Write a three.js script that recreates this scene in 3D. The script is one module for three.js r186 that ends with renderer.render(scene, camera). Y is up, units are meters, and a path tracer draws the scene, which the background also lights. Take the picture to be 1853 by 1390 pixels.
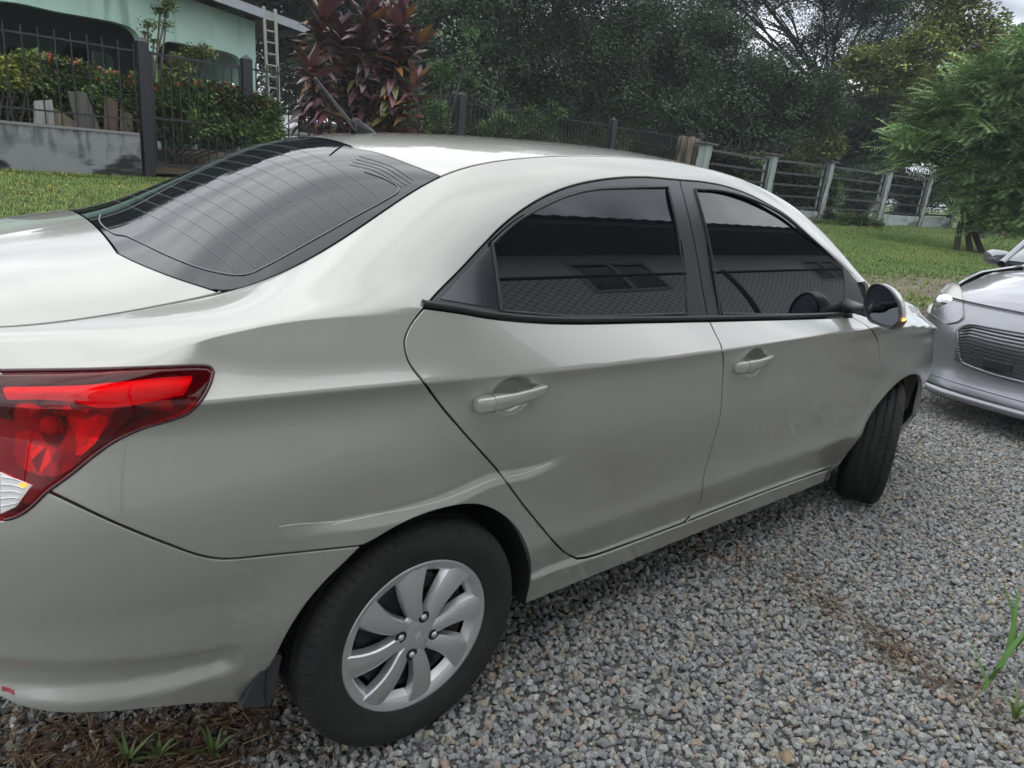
import * as THREE from 'three';
import { mergeGeometries, mergeVertices, toCreasedNormals } from 'three/addons/utils/BufferGeometryUtils.js';
import { RoundedBoxGeometry } from 'three/addons/geometries/RoundedBoxGeometry.js';
import { ImprovedNoise } from 'three/addons/math/ImprovedNoise.js';

// ------------------------------------------------------------------ camera
const scene = new THREE.Scene();
const renderer = new THREE.WebGLRenderer({ antialias: true });
renderer.setSize(1024, 768);
const camera = new THREE.PerspectiveCamera(57.0, 1024 / 768, 0.05, 900);
const EYE = new THREE.Vector3(-0.8059, 1.3686, 2.0106);
const FWD = new THREE.Vector3(0.62541874, -0.29235493, -0.72345007);
const RGT = new THREE.Vector3(0.77100199, 0.08891687, 0.63059474);
const UPV = new THREE.Vector3(0.12003056, 0.9521672, -0.28101651);
camera.position.copy(EYE);
camera.up.copy(UPV);
camera.lookAt(EYE.clone().add(FWD));

// ------------------------------------------------------------------ sky: bright, uneven overcast
const noise3 = new ImprovedNoise();
const fbm = (x, y, z, o = 5) => { let s = 0, a = 0.5; for (let i = 0; i < o; i++, a *= 0.5, x *= 2.03, y *= 2.03, z *= 2.03) s += a * noise3.noise(x, y, z); return s; };
const clamp = THREE.MathUtils.clamp, lerp = THREE.MathUtils.lerp, sstep = (x, a, b) => { const t = clamp((x - a) / (b - a), 0, 1); return t * t * (3 - 2 * t); };
{
  const W = 1024, H = 512, d = new Float32Array(W * H * 4);
  for (let j = 0; j < H; j++) {
    const el = ((j + 0.5) / H - 0.5) * Math.PI, y = Math.sin(el), c = Math.cos(el);
    for (let i = 0; i < W; i++) {
      const az = ((i + 0.5) / W - 0.5) * 2 * Math.PI, x = Math.cos(az) * c, z = Math.sin(az) * c;
      const k = 1 / (Math.max(y, 0) + 0.25), px = x * k, pz = z * k;
      const a = px * 0.83 + pz * 0.56, b = pz * 0.83 - px * 0.56, n = fbm(a * 1.3 + 3.1, b * 4.2 + 1.7, 0.4, 6), m = fbm(px * 0.8 - 7, pz * 1.1 + 2, 4.2, 4);
      const veil = Math.max(0, x * 0.12 + y * 0.70 - z * 0.70);       // the sun stands behind the cloud over the trees
      let v = 0.97 + 0.9 * m + 1.5 * n;                       // cloud thickness
      v = clamp(v, 0.38, 1.45);
      v *= (0.97 + 0.06 * Math.pow(veil, 5) + 0.30 * sstep(x, 0.45, 0.95) * (1 - Math.max(y, 0))) * lerp(0.74, 0.98, Math.sqrt(clamp(y, 0, 1)));              // an overcast sky is brightest overhead
      const t = clamp((v - 0.35) / 0.85, 0, 1), o = (j * W + i) * 4;
      d[o] = v * lerp(0.87, 0.965, t); d[o + 1] = v * lerp(0.95, 0.995, t); d[o + 2] = v * lerp(1.10, 1.03, t); d[o + 3] = 1;
    }
  }
  const sky = new THREE.DataTexture(d, W, H, THREE.RGBAFormat, THREE.FloatType);
  sky.mapping = THREE.EquirectangularReflectionMapping; sky.magFilter = THREE.LinearFilter; sky.needsUpdate = true;
  scene.background = sky; scene.environment = sky;
}
const sun = new THREE.DirectionalLight(0xfff6ec, 0.5);
sun.position.set(4, 24, -22); sun.castShadow = true; sun.shadow.radius = 210;
Object.assign(sun.shadow.camera, { left: -40, right: 40, top: 40, bottom: -40, near: 1, far: 90 });
scene.add(sun, sun.target);
renderer.toneMapping = THREE.LinearToneMapping;
renderer.toneMappingExposure = 1.66;
renderer.shadowMap.enabled = true;


scene.fog = new THREE.FogExp2(0xc9d2da, 0.0010);                 // damp air

// ------------------------------------------------------------------ helpers
let seed = 20240611;
const rnd = () => { seed = (seed + 0x6d2b79f5) | 0; let t = Math.imul(seed ^ (seed >>> 15), 1 | seed); t = (t + Math.imul(t ^ (t >>> 7), 61 | t)) ^ t; return ((t ^ (t >>> 14)) >>> 0) / 4294967296; };
const rr = (a, b) => a + (b - a) * rnd();
const V = (x, y, z) => new THREE.Vector3(x, y, z);
const used = {};
const numbered = (n) => { const k = used[n] = (used[n] ?? -1) + 1; return k ? n + '_' + String(k).padStart(3, '0') : n; };
function tag(o, label, category, group, kind) { if (label) o.userData.label = label; if (category) o.userData.category = category; if (group) o.userData.group = group; if (kind) o.userData.kind = kind; return o; }
function thing(name, label, category, pos = [0, 0, 0], turn = 0, group) { const o = new THREE.Group(); o.name = numbered(name); o.position.set(...pos); o.rotation.y = turn; scene.add(o); return tag(o, label, category, group); }
function part(name, geo, mat, parent = scene) {
  const g = Array.isArray(geo) ? (geo.length > 1 ? mergeGeometries(geo.map(bare)) : geo[0]) : geo;
  const m = new THREE.Mesh(g, mat); m.name = parent === scene ? numbered(name) : name; m.castShadow = m.receiveShadow = true; parent.add(m); return m;
}
function bare(g) { g = g.index ? g.toNonIndexed() : g; for (const k of Object.keys(g.attributes)) if (!['position', 'normal', 'uv'].includes(k)) g.deleteAttribute(k); if (!g.attributes.uv) g.setAttribute('uv', new THREE.BufferAttribute(new Float32Array(g.attributes.position.count * 2), 2)); return g; }
const mat = (rgb, roughness = 0.8, extra = {}) => { const m = new THREE.MeshPhysicalMaterial({ roughness, ...extra }); m.color.setRGB(...rgb); return m; };
const box = (w, h, d, x = 0, y = 0, z = 0, r = 0) => { const g = r ? new RoundedBoxGeometry(w, h, d, 2, r) : new THREE.BoxGeometry(w, h, d); g.translate(x, y, z); return g; };
const tube = (pts, r, seg = 24, rad = 8, closed = false) => new THREE.TubeGeometry(new THREE.CatmullRomCurve3(pts, closed), seg, r, rad, closed);
function rod(a, b, r0, r1 = r0, rad = 8) { const d = b.clone().sub(a), g = new THREE.CylinderGeometry(r1, r0, d.length(), rad); g.translate(0, d.length() / 2, 0); g.applyQuaternion(new THREE.Quaternion().setFromUnitVectors(V(0, 1, 0), d.normalize())); g.translate(a.x, a.y, a.z); return g; }
function canvasTex(w, h, draw, srgb = true, rep = null) { const c = document.createElement('canvas'); c.width = w; c.height = h; draw(c.getContext('2d'), w, h); const t = new THREE.CanvasTexture(c); t.wrapS = t.wrapT = THREE.RepeatWrapping; if (srgb) t.colorSpace = THREE.SRGBColorSpace; if (rep) t.repeat.set(...rep); return t; }
function dataTex(n, fn, srgb = true) { const d = new Uint8Array(n * n * 4); for (let j = 0; j < n; j++) for (let i = 0; i < n; i++) { const c = fn(i / n, j / n), o = (j * n + i) * 4; d[o] = clamp(c[0], 0, 1) * 255; d[o + 1] = clamp(c[1], 0, 1) * 255; d[o + 2] = clamp(c[2], 0, 1) * 255; d[o + 3] = 255; } const t = new THREE.DataTexture(d, n, n); t.wrapS = t.wrapT = THREE.RepeatWrapping; t.magFilter = THREE.LinearFilter; if (srgb) t.colorSpace = THREE.SRGBColorSpace; t.needsUpdate = true; return t; }
// natural cubic spline through (xs, ys), straight beyond the ends
function spl(xs, ys) {
  const n = xs.length, m = new Array(n).fill(0), c = new Array(n).fill(0), d = new Array(n).fill(0);
  for (let i = 1; i < n - 1; i++) { const h0 = xs[i] - xs[i - 1], h1 = xs[i + 1] - xs[i], r = 6 * ((ys[i + 1] - ys[i]) / h1 - (ys[i] - ys[i - 1]) / h0), b = 2 * (h0 + h1) - h0 * c[i - 1]; c[i] = h1 / b; d[i] = (r - h0 * d[i - 1]) / b; }
  for (let i = n - 2; i > 0; i--) m[i] = d[i] - c[i] * m[i + 1];
  const s0 = (ys[1] - ys[0]) / (xs[1] - xs[0]) - (xs[1] - xs[0]) * m[1] / 6, h = xs[n - 1] - xs[n - 2], s1 = (ys[n - 1] - ys[n - 2]) / h + h * m[n - 2] / 6;
  return (x) => {
    if (x <= xs[0]) return ys[0] + s0 * (x - xs[0]);
    if (x >= xs[n - 1]) return ys[n - 1] + s1 * (x - xs[n - 1]);
    let i = 0; while (x > xs[i + 1]) i++;
    const H = xs[i + 1] - xs[i], a = (xs[i + 1] - x) / H, b = 1 - a;
    return a * ys[i] + b * ys[i + 1] + ((a * a * a - a) * m[i] + (b * b * b - b) * m[i + 1]) * H * H / 6;
  };
}
// the survey: direction of the line of sight through a point of the 1853 x 1390 photograph
const sight = (px, py) => FWD.clone().addScaledVector(RGT, (px - 926.5) / 1279.7).addScaledVector(UPV, -(py - 695) / 1279.7);
const along = (px, py, axis, value) => { const d = sight(px, py), t = (value - EYE[axis]) / d[axis]; return EYE.clone().addScaledVector(d, t); };   // where it meets a plane x, y or z = value
const away = (px, py, dist) => { const d = sight(px, py); return EYE.clone().addScaledVector(d, dist / Math.hypot(d.x, d.z)); };                 // at a distance over ground
// ------------------------------------------------------------------ ground: one sheet; gravel by the car, a strip of earth, a track, a lawn that rises to the fences
const G = (x, z) => sstep(-z, 2.6, 12.5) * (0.38 - 0.14 * sstep(x, 6, 34)) + 0.03 * fbm(x * 0.35, z * 0.35, 0.3, 3) * sstep(-z, 1.5, 4) + 0.016 * fbm(x * 1.3, z * 1.3, 5.3, 2);
function onGround(px, py) { const d = sight(px, py); let a = 0.5, b = a, P; const gap = (t) => { P = EYE.clone().addScaledVector(d, t); return P.y - G(P.x, P.z); }; for (let i = 0; i < 900; i++) { b = a * 1.01; if (gap(b) < 0) break; a = b; } for (let i = 0; i < 24; i++) { const m = (a + b) / 2; if (gap(m) < 0) b = m; else a = m; } return P; }
const wob = (x, z, k = 0.6) => fbm(x * k + 3, z * k - 8, 2.2, 4);
function zone(x, z) {                                                 // how much of each: gravel, earth, grass
  const w = wob(x, z) * 1.1 + wob(x, z, 2.6) * 0.4, zz = z + w - (x > 8 ? (x - 8) * 0.03 : 0);
  const gravel = sstep(zz, -1.75, -1.35), track = sstep(zz, -4.15, -3.6) * (1 - sstep(zz, -2.75, -2.35)), soil = sstep(zz, -2.15, -1.75) * (1 - gravel);
  const worn = sstep(0.06 - Math.abs(wob(x + 40, z * 2, 0.23)), 0, 0.05) * 0.35 + (x > 26 && x < 33 ? sstep(-z, 11.4, 12.2) * 0.8 : 0);
  const earth = clamp(soil + track * 0.85 + worn * (1 - gravel), 0, 1);
  return { gravel, earth: earth * (1 - gravel), grass: clamp(1 - gravel - earth, 0, 1), track, soil };
}
const ground = new THREE.Group(); ground.name = 'ground'; ground.userData.kind = 'structure'; scene.add(ground);
{
  const xs = [], zs = [];
  for (let x = -220; x < -6; x += Math.max(0.5, -(x + 6) * 0.18)) xs.push(x); for (let x = -6; x < 16; x += 0.11) xs.push(x); for (let x = 16; x < 45; x += 0.3) xs.push(x); for (let x = 45; x <= 420; x += Math.max(0.6, (x - 44) * 0.2)) xs.push(x);
  for (let z = -420; z < -24; z += Math.max(0.6, -(z + 24) * 0.2)) zs.push(z); for (let z = -24; z < -5; z += 0.22) zs.push(z); for (let z = -5; z < 5; z += 0.10) zs.push(z); for (let z = 5; z < 120; z += Math.max(0.4, (z - 5) * 0.25)) zs.push(z);
  const pos = [], col = [], uv = [], idx = [], n = zs.length;
  for (const x of xs) for (const z of zs) {
    const q = zone(x, z), k = 0.75 + 0.5 * (fbm(x * 1.7, z * 1.7, 9.1, 3) + 0.5);
    pos.push(x, G(x, z) - 0.012, z); uv.push(x, z);
    const c = [0, 1, 2].map((i) => q.gravel * (z < 2.72 && z > -3.4 && x > -2.6 && x < 14 ? [0.125, 0.122, 0.115] : [0.31, 0.308, 0.30])[i] + q.earth * lerp([0.115, 0.075, 0.05][i], [0.20, 0.155, 0.105][i], clamp(q.track * 1.2, 0, 1)) * k + q.grass * [0.09, 0.135, 0.036][i] * k);
    col.push(...c);
  }
  for (let i = 0; i < xs.length - 1; i++) for (let j = 0; j < n - 1; j++) { const a = i * n + j, b = a + n; idx.push(a, a + 1, b + 1, a, b + 1, b); }
  const g = new THREE.BufferGeometry(); g.setAttribute('position', new THREE.Float32BufferAttribute(pos, 3)); g.setAttribute('color', new THREE.Float32BufferAttribute(col, 3)); g.setAttribute('uv', new THREE.Float32BufferAttribute(uv, 2)); g.setIndex(idx); g.computeVertexNormals();
  const grain = dataTex(512, (u, v) => { const p = (k, s) => { let a = 0; for (const [dx, dy] of [[0, 0], [1, 0], [0, 1], [1, 1]]) a += fbm((u - dx) * k, (v - dy) * k, s, 4) * (dx ? u : 1 - u) * (dy ? v : 1 - v); return a; }; const q = clamp(0.78 + 0.75 * p(34, 1.3) + 0.3 * p(7, 8), 0.25, 1.2) * 0.8; return [q, q, q]; }, false);
  grain.repeat.set(1.4, 1.4);
  part('earth', g, mat([1.25, 1.25, 1.25], 0.95, { vertexColors: true, map: grain, bumpMap: grain, bumpScale: 0.02 }), ground);
}
// gravel: angular stones of 1.5 to 4 cm
{
  const stoneGeo = (s) => { const g = new THREE.IcosahedronGeometry(1, 1), p = g.attributes.position, m = new Map(); for (let i = 0; i < p.count; i++) { const v = V(p.getX(i), p.getY(i), p.getZ(i)), k = v.toArray().map((a) => a.toFixed(3)).join(); if (!m.has(k)) { const n = 0.78 + 0.55 * (noise3.noise(v.x * 1.1 + s * 7, v.y * 1.1 + s, v.z * 1.1 - s * 3)) + 0.16 * (Math.sin(s * 91 + m.size * 12.9898) * 43758.5 % 1); m.set(k, n); } const n = m.get(k); p.setXYZ(i, v.x * n, v.y * n, v.z * n); } g.computeVertexNormals(); return toCreasedNormals(g, 0.42); };
  const shapes = [1, 2, 3, 4, 5].map(stoneGeo);
  const tones = [[0.20, 0.205, 0.205], [0.235, 0.24, 0.235], [0.15, 0.155, 0.16], [0.27, 0.265, 0.245], [0.24, 0.215, 0.17], [0.25, 0.185, 0.15], [0.11, 0.115, 0.12], [0.33, 0.33, 0.32], [0.19, 0.195, 0.175]];
  const weight = [30, 24, 18, 7, 8, 4, 4, 1, 12], bag = tones.flatMap((t, i) => Array(weight[i]).fill(t));
  const grit = dataTex(128, (u, v) => { const n = 0.85 + 0.5 * noise3.noise(u * 40, v * 40, 3) + 0.25 * noise3.noise(u * 90, v * 90, 7); return [n, n, n]; }, false);
  const stoneMat = mat([1.8, 1.8, 1.77], 0.88, { map: grit });
  const all = [];
  const add = (x, z, layer) => {
    const q = zone(x, z); if (rnd() > q.gravel + q.soil * 0.22 + q.track * 0.10) return;
    const brown = strawAt(x, z); if (rnd() < brown * 0.45) return;
    const big = rnd(), s = (0.0062 + 0.0066 * Math.pow(big, 1.8)) * (layer ? 1.05 : 1), c = bag[Math.floor(rnd() * bag.length)], b = rr(0.85, 1.15);
    all.push({ x, y: G(x, z) - 0.012 + s * (layer ? 1.25 : 0.35), z, s: [s * rr(0.9, 1.65), s * rr(0.65, 1.0), s * rr(0.85, 1.2)], r: [rr(-0.7, 0.7), rr(0, 6.28), rr(-0.7, 0.7)], c: c.map((k, i) => lerp(k * b, [0.16, 0.12, 0.085][i] * b, brown * 0.6)), d: Math.hypot(x - EYE.x, z - EYE.z), k: Math.floor(rnd() * 5) });
  };
  for (let x = -2.6; x < 5.2; x += 0.0168) for (let z = -1.2; z < 2.75; z += 0.0168) { if (z < 0.35 && x > -0.2 && x < 3) continue; add(x + rr(-0.012, 0.012), z + rr(-0.012, 0.012), 0); if (rnd() < 0.55) add(x + rr(-0.01, 0.01), z + rr(-0.01, 0.01), 1); }
  for (let x = 3; x < 14; x += 0.029) for (let z = -3.4; z < 4; z += 0.029) { if (x < 5.2 && z > -1.2 && z < 2.75) continue; add(x + rr(-0.02, 0.02), z + rr(-0.02, 0.02), rnd() < 0.4 ? 1 : 0); }
  const inView = (o) => { const v = V(o.x, o.y, o.z).sub(EYE), w = v.dot(FWD), a = v.dot(RGT) / w * 1279.7, b = -v.dot(UPV) / w * 1279.7; return w > 0 && Math.abs(a) < 926 && b < 695 && (o.z > 0.92 || o.x < -0.5); };
  const shown = all.filter(inView).sort((a, b) => a.d - b.d), nearest = new Set(shown.slice(0, 296));
  const put = (m, o) => { m.position.set(o.x, o.y, o.z); m.scale.set(...o.s); m.rotation.set(...o.r); };
  const mats = new Map();
  for (const o of nearest) { const key = o.c.map((v) => Math.round(v * 25)).join(); if (!mats.has(key)) mats.set(key, mat(o.c.map((v) => v * 1.8), 0.88, { map: grit })); const m = part('stone', shapes[o.k], mats.get(key), ground); put(m, o); }
  const rest = all.filter((o) => !nearest.has(o)), d = new THREE.Object3D(), col = new THREE.Color();
  const im = [0, 1, 2, 3, 4].map((k) => { const l = rest.filter((o) => o.k === k), m = new THREE.InstancedMesh(shapes[k], stoneMat, l.length); l.forEach((o, i) => { put(d, o); d.updateMatrix(); m.setMatrixAt(i, d.matrix); m.setColorAt(i, col.setRGB(...o.c)); }); m.name = 'gravel'; m.userData.kind = 'stuff'; m.castShadow = m.receiveShadow = true; ground.add(m); return m; });
  const bs = onGround(1425, 1372); const ochre = part('stone', shapes[2], mat([0.36, 0.28, 0.17], 0.9, { map: grit }), ground); ochre.position.set(bs.x, bs.y + 0.004, bs.z); ochre.scale.set(0.030, 0.019, 0.022); ochre.rotation.y = 0.5;
}
// dry straw and leaf litter lie in a line along the tyre track and under the bumper
function strawAt(x, z) {
  const L = strawAt.L ??= [[1290, 990], [1370, 1020], [1440, 1045], [1560, 1130], [1640, 1190], [1720, 1250], [1790, 1300], [1853, 1330]].map((p) => onGround(...p)), B = strawAt.B ??= onGround(270, 1340);
  let best = 9; for (let i = 0; i < L.length - 1; i++) { const a = L[i], b = L[i + 1], dx = b.x - a.x, dz = b.z - a.z, t = clamp(((x - a.x) * dx + (z - a.z) * dz) / (dx * dx + dz * dz), 0, 1); best = Math.min(best, Math.hypot(x - a.x - t * dx, z - a.z - t * dz)); }
  const n = 0.5 + 1.6 * fbm(x * 4, z * 4, 6, 3);
  return clamp(Math.max(Math.exp(-best * best / 0.008), 1.15 * Math.exp(-((x - B.x) ** 2 / 0.09 + (z - B.z) ** 2 / 0.05))) * n, 0, 1);
}
{
  const g = new THREE.BoxGeometry(1, 0.03, 0.045), list = [];
  for (let i = 0; i < 60000 && list.length < 4200; i++) { const far = i % 3, x = far ? rr(-1.6, 4.2) : rr(-1.3, 0.2), z = far ? rr(0.2, 2.4) : rr(0.1, 1.2); if (rnd() < strawAt(x, z) * 0.8) list.push([x, z]); }
  const m = new THREE.InstancedMesh(g, mat([1, 1, 1], 0.9), list.length), d = new THREE.Object3D(), c = new THREE.Color();
  list.forEach(([x, z], i) => { d.position.set(x, G(x, z) + rr(0.004, 0.016), z); d.rotation.set(rr(-0.25, 0.25), rr(0, 6.3), rr(-0.2, 0.2)); const l = rr(0.015, 0.07); d.scale.set(l, rr(0.03, 0.06), rr(0.03, 0.09)); d.updateMatrix(); m.setMatrixAt(i, d.matrix); const k = rr(0.5, 1.2); rnd() < 0.65 ? c.setRGB(0.13 * k, 0.075 * k, 0.042 * k) : c.setRGB(0.28 * k, 0.21 * k, 0.13 * k); m.setColorAt(i, c); });
  m.name = 'dry_straw'; m.castShadow = m.receiveShadow = true; tag(m, 'brown dry straw and leaf bits strewn over the gravel', 'straw', null, 'stuff'); scene.add(m);
}
// grass: tufts of blades over the lawn
const blade = (h, w, bend, yaw, lean = 0) => { const p = [], ix = [], n = 4; for (let i = 0; i <= n; i++) { const t = i / n, ww = w * (1 - t * t) * 0.5 + 0.0002, x = bend * t * t + lean * t, y = h * t * (1 - 0.25 * bend / h * t); for (const s of [-1, 1]) p.push(Math.cos(yaw) * x - Math.sin(yaw) * s * ww, y, Math.sin(yaw) * x + Math.cos(yaw) * s * ww); } for (let i = 0; i < n; i++) ix.push(2 * i, 2 * i + 1, 2 * i + 3, 2 * i, 2 * i + 3, 2 * i + 2); const g = new THREE.BufferGeometry(); g.setAttribute('position', new THREE.Float32BufferAttribute(p, 3)); g.setIndex(ix); g.computeVertexNormals(); return g; };
const leafMat = (rgb, extra = {}) => mat(rgb, 0.62, { side: THREE.DoubleSide, transmission: 0.0, ...extra });
{
  const tuft = mergeGeometries(Array.from({ length: 9 }, () => { const a = rr(0, 6.28), g = blade(rr(0.5, 1.0), 0.075, rr(0.15, 0.7), rr(0, 6.28)); g.translate(Math.cos(a) * rr(0, 0.5), 0, Math.sin(a) * rr(0, 0.5)); return bare(g); }));
  const list = [], flowers = [];
  const try1 = (x, z, h) => { const q = zone(x, z); if (rnd() < Math.max(q.grass, q.soil * 0.12, q.track * 0.14)) list.push([x, z, h * (0.6 + 0.9 * (0.5 + wob(x, z, 0.9)))]); };
  for (let i = 0; i < 26000; i++) try1(rr(-4, 6), rr(-15.2, -5), 0.11);
  for (let i = 0; i < 52000; i++) { const t = Math.pow(rnd(), 1.4); try1(lerp(6, 46, t) , lerp(-1.6, rr(-7, -15), Math.sqrt(rnd())), lerp(0.09, 0.15, t)); }
  for (let i = 0; i < 9000; i++) try1(rr(6, 24), rr(-6, -1.6), 0.10);
  for (let i = 0; i < 3000; i++) { const x = rr(-4, 4), z = -15.05 + rr(0, 0.35); list.push([x, z, 0.16]); }
  for (let i = 0; i < 1800; i++) { const a = rr(0, 6.28), r = Math.sqrt(rnd()); list.push([30.5 + 2.4 * r * Math.cos(a), -12.9 + 0.8 * r * Math.sin(a), 0.26]); }
  const m = new THREE.InstancedMesh(tuft, leafMat([1, 1, 1]), list.length), d = new THREE.Object3D(), c = new THREE.Color();
  list.forEach(([x, z, h], i) => { d.position.set(x, G(x, z) - 0.015, z); d.rotation.set(0, rr(0, 6.3), 0); const w = Math.max(h, 0.05) * rr(0.9, 1.5); d.scale.set(w, h * rr(0.6, 1.1), w); d.updateMatrix(); m.setMatrixAt(i, d.matrix); const k = rr(0.65, 1.35), y = clamp(0.5 + wob(x, z, 0.4) * 1.5 + rr(-0.25, 0.25), 0, 1); c.setRGB(lerp(0.115, 0.215, y) * k, lerp(0.215, 0.27, y) * k, lerp(0.045, 0.075, y) * k); m.setColorAt(i, c); });
  m.name = 'grass'; m.castShadow = m.receiveShadow = true; tag(m, 'short green grass of the verge between track and fences', 'grass', null, 'stuff'); scene.add(m);
  const fg = mergeGeometries([new THREE.CircleGeometry(1, 7).rotateX(-Math.PI / 2), new THREE.SphereGeometry(0.55, 6, 4)].map(bare)), fl = [];
  for (let i = 0; i < 1300; i++) { const x = rr(-1.5, 3.6), z = rr(-14.4, -8), n = wob(x + 9, z, 0.8); if (n > -0.12 && rnd() < 0.42 + 0.5 * n && x < 3.6 - (z + 14.4) * 0.3) fl.push([x, z]); }
  const fm = new THREE.InstancedMesh(fg, mat([0.62, 0.42, 0.03], 0.7, { side: THREE.DoubleSide }), fl.length);
  fl.forEach(([x, z], i) => { d.position.set(x, G(x, z) + rr(0.09, 0.15), z); d.rotation.set(rr(-0.5, 0.5), 0, rr(-0.5, 0.5)); d.scale.setScalar(rr(0.008, 0.015)); d.updateMatrix(); fm.setMatrixAt(i, d.matrix); });
  fm.name = 'yellow_flowers'; fm.castShadow = true; tag(fm, 'tiny yellow wildflowers dotted through the grass before the grey wall', 'wildflowers', null, 'stuff'); scene.add(fm);
}
// ------------------------------------------------------------------ beyond the track: yard wall, iron fence, house, concrete fence
const at = (px, py, dist) => away(px, py, dist);
const depthOf = (p) => p.clone().sub(EYE).dot(FWD);
const stainTex = (rgb, dark, k = 1) => { const t = dataTex(512, (u, v) => { const n = fbm(u * 5, v * 3, 2.2, 5) + 0.5, s = fbm(u * 38, v * 2.2, 7.7, 3) + 0.5, f = fbm(u * 40, v * 40, 1.1, 3) * 0.25, low = sstep(0.40 - v + (n - 0.5) * 1.1 + 0.22 * sstep(u % 0.5, 0.2, 0.45), 0, 0.25) * sstep(fbm(u * 9, v * 9, 3, 3) + 0.5, 0.0, 0.6), m = clamp((sstep(s, 0.35, 0.95) * sstep(v, 0.3, 1) * 0.6 + low * 0.9 + (n - 0.5) * 0.7) * k, 0, 1); return [0, 1, 2].map((i) => lerp(rgb[i], dark[i], m) + f * 0.12); }); return t; };
const iron = mat([0.011, 0.012, 0.016], 0.5), ironRail = mat([0.014, 0.015, 0.018], 0.55);
const FZ = -15.1, GY = 0.36;
{
  const wall = thing('yard_wall', 'low grey rendered wall with dark damp stains under the iron fence, beside the gate', 'wall', [0, 0, FZ]);
  const cg = (x0, x1, y0, y1, d) => { const g = new THREE.BoxGeometry(x1 - x0, y1 - y0, d, 24, 6, 1), p = g.attributes.position, uv = g.attributes.uv; for (let i = 0; i < p.count; i++) { p.setXYZ(i, p.getX(i) + (x0 + x1) / 2, p.getY(i) + (y0 + y1) / 2 + 0.006 * Math.sin(p.getX(i) * 3), p.getZ(i)); } return g; };
  const st = stainTex([0.50, 0.51, 0.52], [0.13, 0.135, 0.13], 1.0); st.repeat.set(2, 1);
  part('render_face', cg(-7, 3.05, 0.1, 1.30, 0.22), mat([1, 1, 1], 0.92, { map: st }), wall);
  part('coping', box(10.05, 0.05, 0.26, -1.975, 1.325, 0), mat([0.20, 0.20, 0.195], 0.9), wall);
  const wall2 = thing('yard_wall', 'low dark footing wall under the iron fence right of the gate', 'wall', [0, 0, FZ]);
  part('render_face', cg(5.5, 22, 0.0, 0.95, 0.22), mat([0.8, 0.8, 0.8], 0.92, { map: st }), wall2);
}
function ironFence(label, x0, x1, low, spacing, posts, z = FZ) {
  const f = thing('iron_fence', label, 'fence', [0, 0, z]);
  part('rail', box(x1 - x0, 0.035, 0.035, (x0 + x1) / 2, 2.93, 0), ironRail, f); part('rail', box(x1 - x0, 0.035, 0.035, (x0 + x1) / 2, low + 0.28, 0), ironRail, f);
  for (const px of posts) { const p = part('post', new RoundedBoxGeometry(0.21, 2.85, 0.21, 2, 0.012).translate(px, 1.70, 0), iron, f); part('post_cap', new THREE.ConeGeometry(0.15, 0.10, 4).rotateY(Math.PI / 4).translate(px, 3.17, 0), iron, p); }
  const bar = new THREE.CylinderGeometry(0.015, 0.015, 1, 6), tipG = new THREE.ConeGeometry(0.014, 0.08, 6);
  for (let x = x0 + spacing / 2; x < x1; x += spacing) { if (posts.some((p) => Math.abs(p - x) < 0.14)) continue; const h = 3.08 - low, b = part('bar', bar, ironRail, f); b.position.set(x + rr(-0.01, 0.01), low + h / 2, 0.012); b.scale.y = h; }
  return f;
}
ironFence('black iron bar fence on the stained grey wall left of the gate', -6, 3.1, 1.32, 0.27, [-2.7, 3.22]);
ironFence('black iron fence before the maroon plants, starting at the right gate post', 5.42, 11.2, 0.95, 0.25, [5.33]);
ironFence('black iron fence overgrown by vines, between its two middle posts', 11.2, 17.3, 0.95, 0.14, [11.2]);
ironFence('black iron fence under the dark trees, ending at the wooden stump', 17.3, 22.1, 0.95, 0.14, [17.3, 22.0]);
{
  const g = thing('iron_gate', 'black iron bar gate with a mesh foot between two square posts', 'gate', [0, 0, FZ + 0.02]);
  for (const [y, h] of [[2.93, 0.05], [1.68, 0.04], [0.72, 0.04]]) part('gate_rail', box(1.86, h, 0.04, 4.27, y, 0), ironRail, g);
  for (const x of [3.36, 5.18]) part('gate_stile', box(0.05, 2.3, 0.045, x, 1.82, 0), iron, g);
  for (let i = 0; i < 9; i++) { const b = part('bar', new THREE.CylinderGeometry(0.015, 0.015, 2.24, 6), ironRail, g); b.position.set(3.55 + i * 0.18, 1.82, 0.01); }
  const mesh = []; for (let i = 0; i < 34; i++) mesh.push(box(0.006, 0.9, 0.006, 3.40 + i * 0.052, 1.14, -0.02)); part('mesh_foot', mesh, ironRail, g).userData.kind = 'stuff';
}
// yard behind the fence
{
  const yard = new THREE.PlaneGeometry(34, 30, 60, 50).rotateX(-Math.PI / 2), p = yard.attributes.position;
  for (let i = 0; i < p.count; i++) { const x = p.getX(i) + 2, z = p.getZ(i) - 30.3; p.setXYZ(i, x, lerp(0.55, 1.02, sstep(-z, 15.3, 16.4)) * (1 - 0.35 * sstep(x, 6, 12)) + 0.06 * fbm(x, z, 1), z); } yard.computeVertexNormals();
  const y = part('yard_ground', yard, mat([0.13, 0.098, 0.062], 0.95)); y.userData.kind = 'structure';
}
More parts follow.
